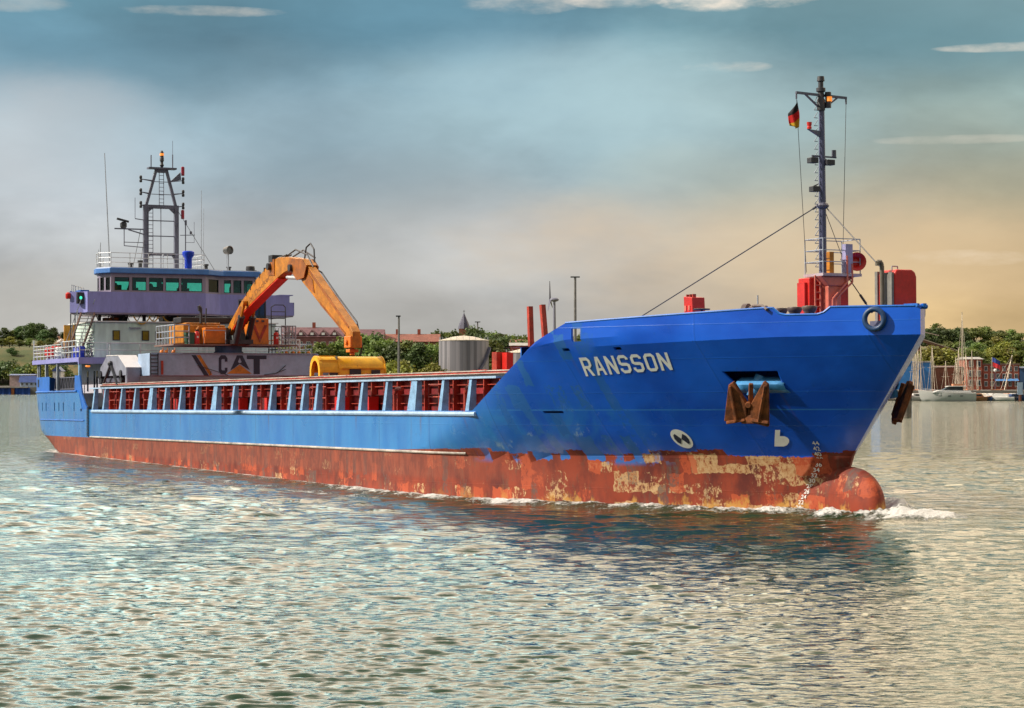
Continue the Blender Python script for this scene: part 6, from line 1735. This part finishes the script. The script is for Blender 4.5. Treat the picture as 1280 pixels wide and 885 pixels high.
def house(name, x, y, w, d_, h, roof_h, wall, roof, label, cat='building', rotz=0., cols=0, rows_=0, winmat=None, gable='x', chim=0, dormers=0, group=None, frame=WHITE):
    t = thing(name, label, cat, (x, y, float(land_z(x, y)) - .05), False, group, rotz)
    MB().box((-w / 2, -d_ / 2, -1), (w / 2, d_ / 2, h)).build('wall', wall, t)
    e = .4
    if roof_h > .3:
        mb = MB()
        if gable == 'x': mb.prism([(-d_ / 2 - e, h + .003), (d_ / 2 + e, h + .003), (0, h + roof_h)], lambda a, z: (-w / 2 - e, a, z), lambda a, z: (w / 2 + e, a, z))
        else: mb.prism([(-w / 2 - e, h + .003), (w / 2 + e, h + .003), (0, h + roof_h)], lambda a, z: (a, -d_ / 2 - e, z), lambda a, z: (a, d_ / 2 + e, z))
    else:
        mb = MB(); mb.box((-w / 2 - .2, -d_ / 2 - .2, h + .003), (w / 2 + .2, d_ / 2 + .2, h + .35))
    rf = mb.build('roof', roof, t)
    for k in range(chim):
        a = lerp(-w * .35, w * .35, (k + .5) / chim); MB().box((a - .5, -.6, h + roof_h * .6), (a + .5, .6, h + roof_h + 1.6)).build('chimney', BRICK, rf)
    for k in range(dormers):
        a = lerp(-w * .46, w * .46, (k + .5) / dormers); mb = MB()
        mb.prism([(a - 1.5, h + roof_h * .15), (a + 1.5, h + roof_h * .15), (a, h + roof_h * .72)], lambda p, z: (p, -d_ / 2 - .1, z), lambda p, z: (p, 0, z)); dm_ = mb.build('dormer', roof, t)
        MB().box((a - .5, -d_ / 2 - .14, h + roof_h * .18), (a + .5, -d_ / 2 - .09, h + roof_h * .42)).build('dormer_window', frame, dm_)
    for i in range(cols):
        for j in range(rows_):
            a = lerp(-w / 2, w / 2, (i + .5) / cols); z = lerp(.6, h, (j + .5) / rows_); ww = min(1.3, w / cols * .55); hh = min(1.7, h / rows_ * .6)
            f_ = MB().box((a - ww / 2, -d_ / 2 - .06, z - hh / 2), (a + ww / 2, -d_ / 2 - .003, z + hh / 2)).build('window', frame, t)
            mb = MB()
            for q in (-1, 1): mb.box((a + q * ww * .23 - ww * .19, -d_ / 2 - .08, z - hh * .42), (a + q * ww * .23 + ww * .19, -d_ / 2 - .062, z + hh * .42))
            mb.build('pane', winmat or DARKGLASS, f_)
    return t


def house_px(name, px0, px1, top, eave, d, depth, *a, **k):
    x = wx((px0 + px1) / 2, d); w = (px1 - px0) / 2700 * d; g = float(land_z(x, d + depth / 2)) - .05
    return house(name, x, d + depth / 2, w, depth, wz(eave, d) - g, wz(top, d) - wz(eave, d), *a, **k)


house_px('boat_shed', 12, 42, 467.5, 469, 728, 8, paint('shed_pinkish_grey', (.36, .26, .24), .8), paint('shed_roof_blue', (.04, .07, .22), .5), 'low pinkish grey shed with a dark blue flat roof on the blue quay', cols=1, rows_=1)
house_px('boat_shed', 25, 48, 470, 478, 726, 3, paint('shed_pale_blue', (.35, .45, .62), .6), paint('shed_roof_blue', (.04, .07, .22)), 'small pale blue and white cabin in front of the pinkish shed on the quay', cols=4, rows_=1, gable='x')
house_px('boat_shed', 66, 76, 458, 464, 735, 6, paint('cabin_white', (.6, .6, .6), .6), paint('shed_roof_blue', (.04, .07, .22)), 'little white cabin with a blue gable seen between the stern stanchions', gable='y')
house_px('apartment_house', 352, 428, 408.5, 421, 700, 14, paint('plum_brick', (.22, .09, .09), .85), PLUMTILE, 'long house with a plum tiled roof and pointed dormers left of the excavator stick', chim=1, dormers=5, cols=8, rows_=3)
house_px('apartment_house', 436, 478, 411, 424, 705, 14, BROWNBRICK, PLUMTILE, 'house with a hipped plum roof just right of the excavator stick', chim=0, cols=5, rows_=3)
house_px('apartment_house', 470, 548, 417, 427, 710, 14, BROWNBRICK, TILE, 'long low house with a clay red roof left of the grey storage tank', chim=2, cols=8, rows_=3)
house_px('apartment_house', 606, 656, 424, 430, 720, 12, BRICK, TILE, 'red roofed house between the grey tank and the bow', cols=6, rows_=2)
house_px('factory_hall', 638, 668, 428, 432, 600, 10, BRICK, CONC, 'flat roofed brick hall with a pale parapet beside the slanting bow plate', cols=5, rows_=1)
# church
dx_ = 800; t = thing('church', 'church with a slim dark pointed spire behind the grey tank', 'church', (wx(580, dx_), dx_, float(land_z(wx(580, dx_), dx_))))
gz0 = t.location.z; sp = paint('spire_slate', (.075, .07, .11), .6, var=.2)
MB().box((-1.9, -1.9, -1), (1.9, 1.9, wz(411, dx_) - gz0)).build('tower', BROWNBRICK, t)
MB().lathe([(2.3, wz(411, dx_) - gz0 + .01), (1.7, wz(404, dx_) - gz0), (.05, wz(391, dx_) - gz0)], (0, 0, 0), n=8).build('spire', sp, t)
mb = MB(); mb.bar((0, 0, wz(392, dx_) - gz0), (0, 0, wz(387.5, dx_) - gz0), .16); mb.bar((-.4, 0, wz(389, dx_) - gz0), (.4, 0, wz(389, dx_) - gz0), .14); mb.build('spire_cross', DARK, t)
MB().box((1.9, -4, -1), (16, 5, wz(418, dx_) - gz0)).build('nave', BROWNBRICK, t)

# storage tanks
TANKM, N, b, o_ = new_mat('tank_panels')
P = N.node('ShaderNodeTexCoord').outputs['Object']; tx, ty, tz = N.xyz(P)
ang = N.m('ARCTAN2', tx, ty); pan = N.m('FLOOR', N.m('MULTIPLY', ang, 7.0))
wn = N.node('ShaderNodeTexWhiteNoise', noise_dimensions='1D'); N.put(wn.inputs['W'], pan)
c_ = N.mix(wn.outputs['Value'], (.16, .155, .17), (.32, .30, .32))
c_ = N.mix(N.m('MULTIPLY', N.ss(N.noise(P, 1.2, 5, .7, sc=(1, 1, .08)), .5, .7), .5), c_, (.12, .09, .08))
N.put(b.inputs['Base Color'], c_); b.inputs['Roughness'].default_value = .45; b.inputs['Metallic'].default_value = .2


def tank(px0, px1, top, d, label):
    x = wx((px0 + px1) / 2, d); r = (px1 - px0) / 5400 * d; z = wz(top, d) - 2.4
    t = thing('storage_tank', label, 'tank', (x, d + r, 2.4), group='storage tanks on the far quay')
    MB().lathe([(r, -.2), (r, z)], n=48).build('shell', TANKM, t, smooth=40)
    MB().lathe([(r + .12, z + .003), (r + .12, z + .12), (r * .4, z + r * .17), (.2, z + r * .21)], n=48).build('roof_cap', paint('tank_roof', (.50, .44, .34), .7, var=.3), t, smooth=30)
    mb = MB()
    for i in range(25): a = 6.28318 * i / 24; mb.tube((math.cos(a) * r * .98, math.sin(a) * r * .98, z + .1), (math.cos(a) * r * .98, math.sin(a) * r * .98, z + 1.0), .05, n=5)
    mb.build('roof_rail', GREYRAIL, t)
    mb = MB(); pts = [(math.sin(a) * (r + .45), -math.cos(a) * (r + .45), zz) for a, zz in [(lerp(.10, 1.35, i / 14), lerp(.4, z * .86, i / 14)) for i in range(15)]]
    for p, q in zip(pts, pts[1:]): mb.bar(p, q, .7, .5)
    mb.build('spiral_stair', MASTGREY, t)
    mb = MB(); mb.box((-r * .63 - .5, -r * .80 - .3, -.2), (-r * .63 + .5, -r * .78 + .4, 1.6)); mb.build('hatch_door', NAVY, t)
    return t


tank(547.5, 610.5, 425.5, 560, 'large grey panelled storage tank with a shallow roof and a slanting stair behind the hatch')
tank(632, 690, 441, 575, 'smaller grey storage tank half hidden by the bow')


def mast_light(px, top, d, label, arms, r=.16):
    x = wx(px, d); t = thing('light_mast', label, 'light mast', (x, d, 2.3), group='light masts on the far quay'); h = wz(top, d) - 2.3
    MB().tube((0, 0, 0), (0, 0, h), r * 1.6, r, 8).build('pole', paint('mast_pole', (.16, .15, .14), .5), t)
    mb = MB(); mb.box((-arms, -.3, h + .003), (arms * (1 if arms > .8 else .6), .3, h + .32)); mb.build('lamp_head', DARK, t)


mast_light(498.5, 396, 520, 'slim lamp post with a short head rising left of the grey tank', .7, .22)
mast_light(597, 403, 780, 'short lamp post with a small head beside the church spire', 1.0, .22)
mast_light(719, 347, 560, 'tall dark light mast with a cross head above the ship name', 1.2, .30)
# wind turbine far away
dw = 1500; t = thing('wind_turbine', 'distant grey wind turbine peeping over the bow beside the red posts', 'wind turbine', (wx(693, dw), dw, float(land_z(wx(693, dw), dw))))
hub = wz(376, dw) - t.location.z; tg = paint('turbine_grey', (.22, .22, .28), .4)
MB().tube((0, 0, -1), (0, 0, hub), 1.4, .8, 12).build('tower', tg, t)
mb = MB(); mb.ball((0, 0, hub + .8), (3.2, 1.6, 1.5), 14); mb.build('nacelle', tg, t, smooth=60)
for a in (97, 217, 337):
    dv = Vector((.16 * math.cos(R(a)), math.cos(R(a)), math.sin(R(a)))).normalized(); hb = Vector((-3.0, 0, hub + .8)); mb = MB()
    mb.bar(hb, hb + dv * 13, .5, 1.3, up=(1, 0, 0), w1=.2, h1=.4); mb.build('blade', tg, t)

# ---- right bank: blue hall, brick buildings, footbridge
house_px('warehouse', 1100, 1142, 452, 453, 552, 14, paint('hall_blue', (.03, .18, .48), .5, var=.15), paint('hall_blue', (.03, .18, .48)), 'bright blue hall half hidden by the stem, left part of the waterfront', cols=0, rows_=0)
house_px('warehouse', 1142.6, 1164, 452, 453, 553, 12, paint('hall_blue', (.03, .18, .48)), CONC, 'bright blue hall section with a pale roof edge right of the mooring pile')
house_px('warehouse', 1164.6, 1204, 457, 459, 556, 12, BROWNBRICK, paint('dull_roof', (.16, .10, .08), .8), 'low brown brick warehouse behind the sailing boat masts', cols=0, rows_=0)
house_px('factory_hall', 1209, 1228, 446, 449, 552, 12, BRICK, CONC, 'taller red brick block with a slanting pale roof edge behind the tall yacht mast', cols=2, rows_=3)
house_px('factory_hall', 1228.6, 1274, 455, 456, 553, 14, BRICK, paint('dull_roof', (.16, .10, .08)), 'wide red brick building with rows of white framed windows and a blue awning', cols=6, rows_=3)
house_px('warehouse', 1274.6, 1310, 458, 460, 553, 14, paint('hall_navy', (.03, .08, .18), .6), paint('hall_navy', (.03, .08, .18)), 'dark blue shed at the right edge beyond the brick building')
t = thing('awning', 'light blue awning on the front of the wide brick building', 'awning', (wx(1260, 551), 551.3, wz(476, 551)))
MB().prism([(0, 0), (0, .5), (-1.3, 0)], lambda y, z: (-3, y + 1.6, z), lambda y, z: (3, y + 1.6, z)).build('awning_cloth', paint('awning_blue', (.10, .28, .60), .7), t)
t = thing('footbridge', 'brown roofed footbridge sloping down the bank between the bow and the masts', 'footbridge', (wx(1170, 600), 600, 2.4))
bw = paint('footbridge_brown', (.20, .10, .06), .7, var=.25)
za = wz(420, 600) - 2.4; zb = wz(440, 600) - 2.4; xa = wx(1148, 600) - t.location.x; xb = wx(1196, 600) - t.location.x
mb = MB(); mb.bar((xa, 0, za - 1), (xb, 0, zb), 2.6, .5); mb.bar((xa, 0, za - 4), (xb, 0, zb - 4), 2.6, .5); mb.build('deck', bw, t)
mb = MB(); mb.bar((xa, -1.3, za + 1.4), (xa + 5.5, -1.3, za + .1), .22); mb.bar((xa, -1.35, za - .6), (xb, -1.35, zb + .4), .2); mb.build('handrail', paint('footbridge_pale', (.46, .36, .28), .6), t)
for k in range(5):
    a = k / 4; mb = MB(); p = lerp(xa, xb, a); mb.box((p - .25, -.5, -.3), (p + .25, .5, lerp(za, zb, a) - .6)); mb.build('trestle', bw, t)
mb = MB(); mb.box((xa, .6, za - 3.9), (lerp(xa, xb, .9), .7, lerp(za, zb, .9) - 1.0)); mb.build('side_boarding', BROWNBRICK, t)

# ---- marina: pontoon, yachts, small boats
HULLW = paint('boat_white', (.74, .72, .68), .3, var=.06)
HULLC = paint('boat_cream', (.62, .52, .40), .4, var=.1)
HULLN = paint('boat_navy', (.02, .05, .14), .35)
TEAK = paint('boat_teak', (.36, .17, .07), .6, var=.3)
CANVAS = paint('boat_canvas_orange', (.48, .20, .10), .8, var=.2)
ALU = paint('mast_alloy', (.52, .44, .34), .4, .2, var=.15)
PONT = paint('pontoon_boards', (.42, .36, .30), .8, var=.25)
t = thing('pontoon', 'long low boarded pontoon behind the moored boats', 'pontoon', (wx(1210, 520), 520, 0))
MB().box((-24, -1, .25), (40, 1, .75)).build('deck', PONT, t)
for k in range(12): MB().tube((-23 + k * 5.2, 1.15, -1), (-23 + k * 5.2, 1.15, 2.6), .2, n=8).build('pile', BROWNBRICK, t)


def boat_hull(mb, L, B, H, sheer=.25, rake=.5):
    rows = []
    for i in range(13):
        t = i / 12; x = lerp(-L / 2, L / 2, t)
        hb = B / 2 * (1 - max(0, (t - .35) / .65) ** 2.2) * (.82 + .18 * min(1, t / .3))
        top = H * (1 + sheer * (t - .3) ** 2 * 2)
        xr = x + rake * max(0, t - .7) / .3
        rows.append([(x, 0, -.35), (x, -hb * .55, -.2), (x + (xr - x) * .5, -hb * .9, H * .35), (xr, -hb, top), (xr, -hb * .9, top + .01), (xr, 0, top + .05), (xr, hb * .9, top + .01), (xr, hb, top), (x + (xr - x) * .5, hb * .9, H * .35), (x, hb * .55, -.2)])
    mb.grid(rows, close=True)
    n = 10; k = len(mb.v) - 13 * n
    mb.f.append(tuple(k + i for i in range(n))); mb.f.append(tuple(k + 12 * n + i for i in reversed(range(n))))
    return mb


def sailboat(px, d, L, mast_h, rotz, hullm, label, lean=0., sail=None):
    t = thing('sailing_yacht', label, 'sailing boat', (wx(px, d), d, 0), False, 'sailing boats in the marina', rotz)
    boat_hull(MB(), L, L * .3, 1.05).build('hull', hullm, t, smooth=40)
    mb = MB(); mb.prism([(-L * .18, 1.0), (L * .2, 1.05), (L * .14, 1.5), (-L * .16, 1.55)], lambda a, z: (a, -L * .09, z), lambda a, z: (a, L * .09, z)); cb = mb.build('cabin', HULLW, t, bevel=.06)
    MB().box((-L * .12, -L * .092, 1.2), (L * .10, -L * .0905, 1.38)).build('cabin_window', DARKGLASS, cb)
    mb = MB(); mb.tube((L * .06, 0, 1.4), (L * .06 + lean, 0, mast_h), .13, .09, 8); mm = mb.build('mast', ALU, t)
    mb = MB(); mb.bar((L * .06 + lean * .55, -L * .11, mast_h * .6), (L * .06 + lean * .55, L * .11, mast_h * .6), .09); mb.build('spreader', ALU, mm)
    mb = MB(); mb.tube((L * .05, 0, 2.3), (-L * .36, 0, 2.4), .08); mb.build('boom', ALU, t)
    mb = MB(); mb.tube((L * .05, 0, 2.45), (-L * .34, 0, 2.5), .2, .14, 8); mb.build('furled_sail', sail or CANVAS, t)
    mb = MB()
    for a, b_ in (((L * .5, 0, 1.3), .98), ((-L * .5, 0, 1.1), .98), ((0, -L * .14, 1.1), .95), ((0, L * .14, 1.1), .95)): mb.tube(a, (L * .06 + lean * b_, 0, mast_h * b_), .035, n=4)
    mb.build('rigging', ALU, t)
    return t


SB = [(1141.5, 528, 9, 11.5, 1.4, HULLW, 'sailing boat with a short bare mast nearest the stem of the ship', 0),
      (1144.5, 530, 9, 12.5, 1.5, HULLC, 'cream sailing boat moored second from the ship stem', 0),
      (1147.5, 527, 10, 12.8, 1.45, HULLW, 'white sailing boat third from the ship stem with an upright mast', 0),
      (1151, 529, 9.5, 13.4, 1.4, HULLN, 'dark hulled sailing boat in the cluster of masts right of the mooring pile', 0),
      (1165.5, 527, 10, 13.2, 1.5, HULLW, 'sailing boat with a lone tall pale mast before the brown warehouse', 0),
      (1182, 529, 9, 9.6, 1.35, HULLC, 'small cream sailing boat with a low mast behind the motor yacht', 0),
      (1195, 527, 9, 10.5, 1.5, HULLW, 'sailing boat at the left of the mast group behind the motor yacht cabin', 0),
      (1198.5, 530, 10, 12.8, 1.45, HULLC, 'cream sailing boat in the middle of the mast group behind the motor yacht', 0),
      (1207.5, 529, 10, 11.2, 1.5, HULLN, 'dark hulled sailing boat just right of the tallest mast', 0),
      (1215, 528, 9.5, 12.2, 1.3, HULLW, 'sailing boat with a leaning mast before the red brick block', -1.2),
      (1222, 528, 9, 9.8, 1.4, HULLC, 'small sailing boat before the corner of the red brick block', 0),
      (1252, 527, 9, 11, .4, HULLW, 'sailing boat with a raked mast before the wide brick building', 2.6)]
for a in SB: sailboat(a[0], a[1], a[2], a[3], a[4], a[5], a[6], a[7])
sailboat(1203, 524, 13, 21.4, 1.45, HULLW, 'large sailing yacht with the tallest mast in the marina')

my = thing('motor_yacht', 'long white motor yacht with a raised windscreen moored broadside at the marina edge', 'motor yacht', (wx(1186, 503), 503, 0), False, None, math.pi)
boat_hull(MB(), 12.2, 3.6, 1.75, .5, 1.1).build('hull', HULLW, my, smooth=40)
mb = MB(); mb.prism([(-5.2, 1.8), (4.2, 1.95), (2.6, 2.5), (-4.8, 2.35)], lambda a, z: (a, -1.35, z), lambda a, z: (a, 1.35, z)); mb.build('coachroof', HULLW, my, bevel=.1)
mb = MB(); mb.prism([(-3.2, 2.4), (1.8, 2.5), (.2, 3.35), (-3.0, 3.4)], lambda a, z: (a, -1.2, z), lambda a, z: (a, 1.2, z)); sh_ = mb.build('windscreen_house', DARKGLASS, my, bevel=.08)
mb = MB(); mb.prism([(-4.0, 3.38), (.8, 3.36), (.2, 3.52), (-3.8, 3.55)], lambda a, z: (a, -1.35, z), lambda a, z: (a, 1.35, z)); mb.build('hard_top', HULLW, my, bevel=.05)
mb = MB(); mb.box((-3.0, -1.0, 3.552), (-.8, 1.0, 4.0)); mb.path([(-3.2, -1.2, 3.5), (-3.6, -1.2, 4.6), (-3.6, 1.2, 4.6), (-3.2, 1.2, 3.5)], .07); mb.build('flybridge', CANVAS, my, bevel=.05)
mb = MB(); railing(mb, [(-4.5, 1.5, 1.85), (3.0, 1.5, 1.95), (6.6, 0, 2.4)], .65, 2, 1.3, .03); railing(mb, [(-4.5, -1.5, 1.85), (3.0, -1.5, 1.95), (6.6, 0, 2.4)], .65, 2, 1.3, .03); mb.build('guard_rail', STEEL, my)
mb = MB()
for a in (-2.6, .2, 2.4): mb.box((a - .35, 1.70, 1.15), (a + .35, 1.82, 1.3))
mb.build('hull_window', DARKGLASS, my)


def small_boat(px, d, L, hm_, top, label, rotz=0.):
    t = thing('small_boat', label, 'boat', (wx(px, d), d, 0), False, 'small boats moored at the pontoon', rotz)
    boat_hull(MB(), L, L * .34, .85, .4, .4).build('hull', hm_, t, smooth=40)
    mb = MB(); mb.prism([(-L * .32, .85), (L * .22, .9), (L * .10, 1.75), (-L * .30, 1.65)], lambda a, z: (a, -L * .12, z), lambda a, z: (a, L * .12, z)); cb = mb.build('cabin', top, t, bevel=.08)
    MB().box((-L * .22, -L * .125, 1.15), (L * .10, -L * .1215, 1.5)).build('cabin_window', DARKGLASS, cb)
    mb = MB(); railing(mb, [(L * .2, -L * .14, .95), (L * .45, 0, 1.1), (L * .2, L * .14, .95)], .5, 1, .8, .025); mb.build('pulpit', STEEL, t)
    mb = MB(); mb.box((-L * .56, -.2, -.1), (-L * .49, .2, 1.0)); mb.build('outboard', DARK, t)
    return t


for a in ((1134, 514, 6, HULLW, CANVAS, 'white boat with an orange cover left of the mooring pile', 1.2), (1149, 515, 6.5, HULLW, HULLW, 'small white cabin boat right of the mooring pile', .3), (1157, 517, 6, HULLC, CANVAS, 'cream boat with an orange cover between the pile and the motor yacht', 1.3), (1167, 518, 7, TEAK, HULLW, 'varnished brown boat just behind the bow of the motor yacht', 1.1),
          (1222, 507, 6.5, TEAK, CANVAS, 'brown boat with an orange cover directly right of the motor yacht', .2), (1229, 512, 6.5, HULLC, HULLC, 'cream boat second to the right of the motor yacht', 1.4), (1238, 510, 6, HULLN, HULLW, 'navy boat with a white cabin below the red and blue flag', 1.2), (1248, 508, 7.5, HULLW, HULLW, 'white cabin boat right of the flagpole', 2.8), (1258, 512, 6.5, HULLW, CANVAS, 'white boat with an orange cover before the awning', 1.3), (1266, 511, 6, HULLC, HULLW, 'cream boat with a white cabin near the right edge', 1.5), (1273, 509, 7, HULLN, HULLN, 'all navy boat at the right edge of the marina', .2)):
    small_boat(*a)
t = thing('flagpole', 'pale flagpole with a red and blue flag flying before the wide brick building', 'flagpole', (wx(1240, 540), 540, 2.3))
hp = wz(446, 540) - 2.3; MB().tube((0, 0, 0), (0, 0, hp), .12, .07, 8).build('pole', ALU, t)
rb_ = lambda z0, z1: [[(.1 + u * 2.0, .35 * math.sin(u * 6 + z0), lerp(z0, z1, v) - u * 1.0) for u in [i / 10 for i in range(11)]] for v in (0, .5, 1)]
MB().grid(rb_(hp - .1, hp - 1.2)).build('flag_upper_half', paint('flag_navy', (.02, .05, .25), .8), t)
MB().grid(rb_(hp - 1.2, hp - 2.3)).build('flag_lower_half', paint('flag_red', (.55, .02, .03), .8), t)
t = thing('street_lamp', 'globe street lamp right of the flagpole before the brick building', 'street lamp', (wx(1244, 538), 538, 2.3))
MB().tube((0, 0, 0), (0, 0, 4.6), .09, .06, 8).build('pole', MASTGREY, t); MB().ball((0, 0, 5.0), .42, 12).build('globe', HULLW, t, smooth=60)
t = thing('pontoon_sign', 'pale blue upright sign board at the pontoon end on the right edge', 'sign', (wx(1275, 500), 500, 0))
MB().box((-.6, -.08, 1.5), (.6, .08, 4.4)).build('board', paint('sign_pale_blue', (.36, .46, .58), .5), t); MB().box((-.25, -.2, -1), (.25, .2, 1.497)).build('post', BROWNBRICK, t)
# mooring dolphin pile between ship and marina
t = thing('mooring_pile', 'thick grey brown mooring pile with a rusty cap standing in the water beside the stem', 'pile', (wx(1132.5, 290), 290, 0))
mb = MB(); mb.tube((0, 0, -3), (0, 0, 3.0), .62, .62, 20); mb.build('pile_shaft', paint('pile_grey_brown', (.22, .18, .14), .7, var=.35, rust=.2), t, smooth=40)
mb = MB(); mb.lathe([(.64, 3.003), (.64, 3.2), (.45, 3.35), (.1, 3.38)], n=18); mb.build('pile_cap', RUST, t, smooth=30)
mb = MB()
for z in (.3, .8, 1.3, 1.8, 2.3, 2.8): mb.bar((.62, -.22, z), (.62, .22, z), .08)
for y_ in (-.22, .22): mb.bar((.66, y_, 0), (.66, y_, 3.0), .06)
mb.build('pile_ladder', DARK, t)
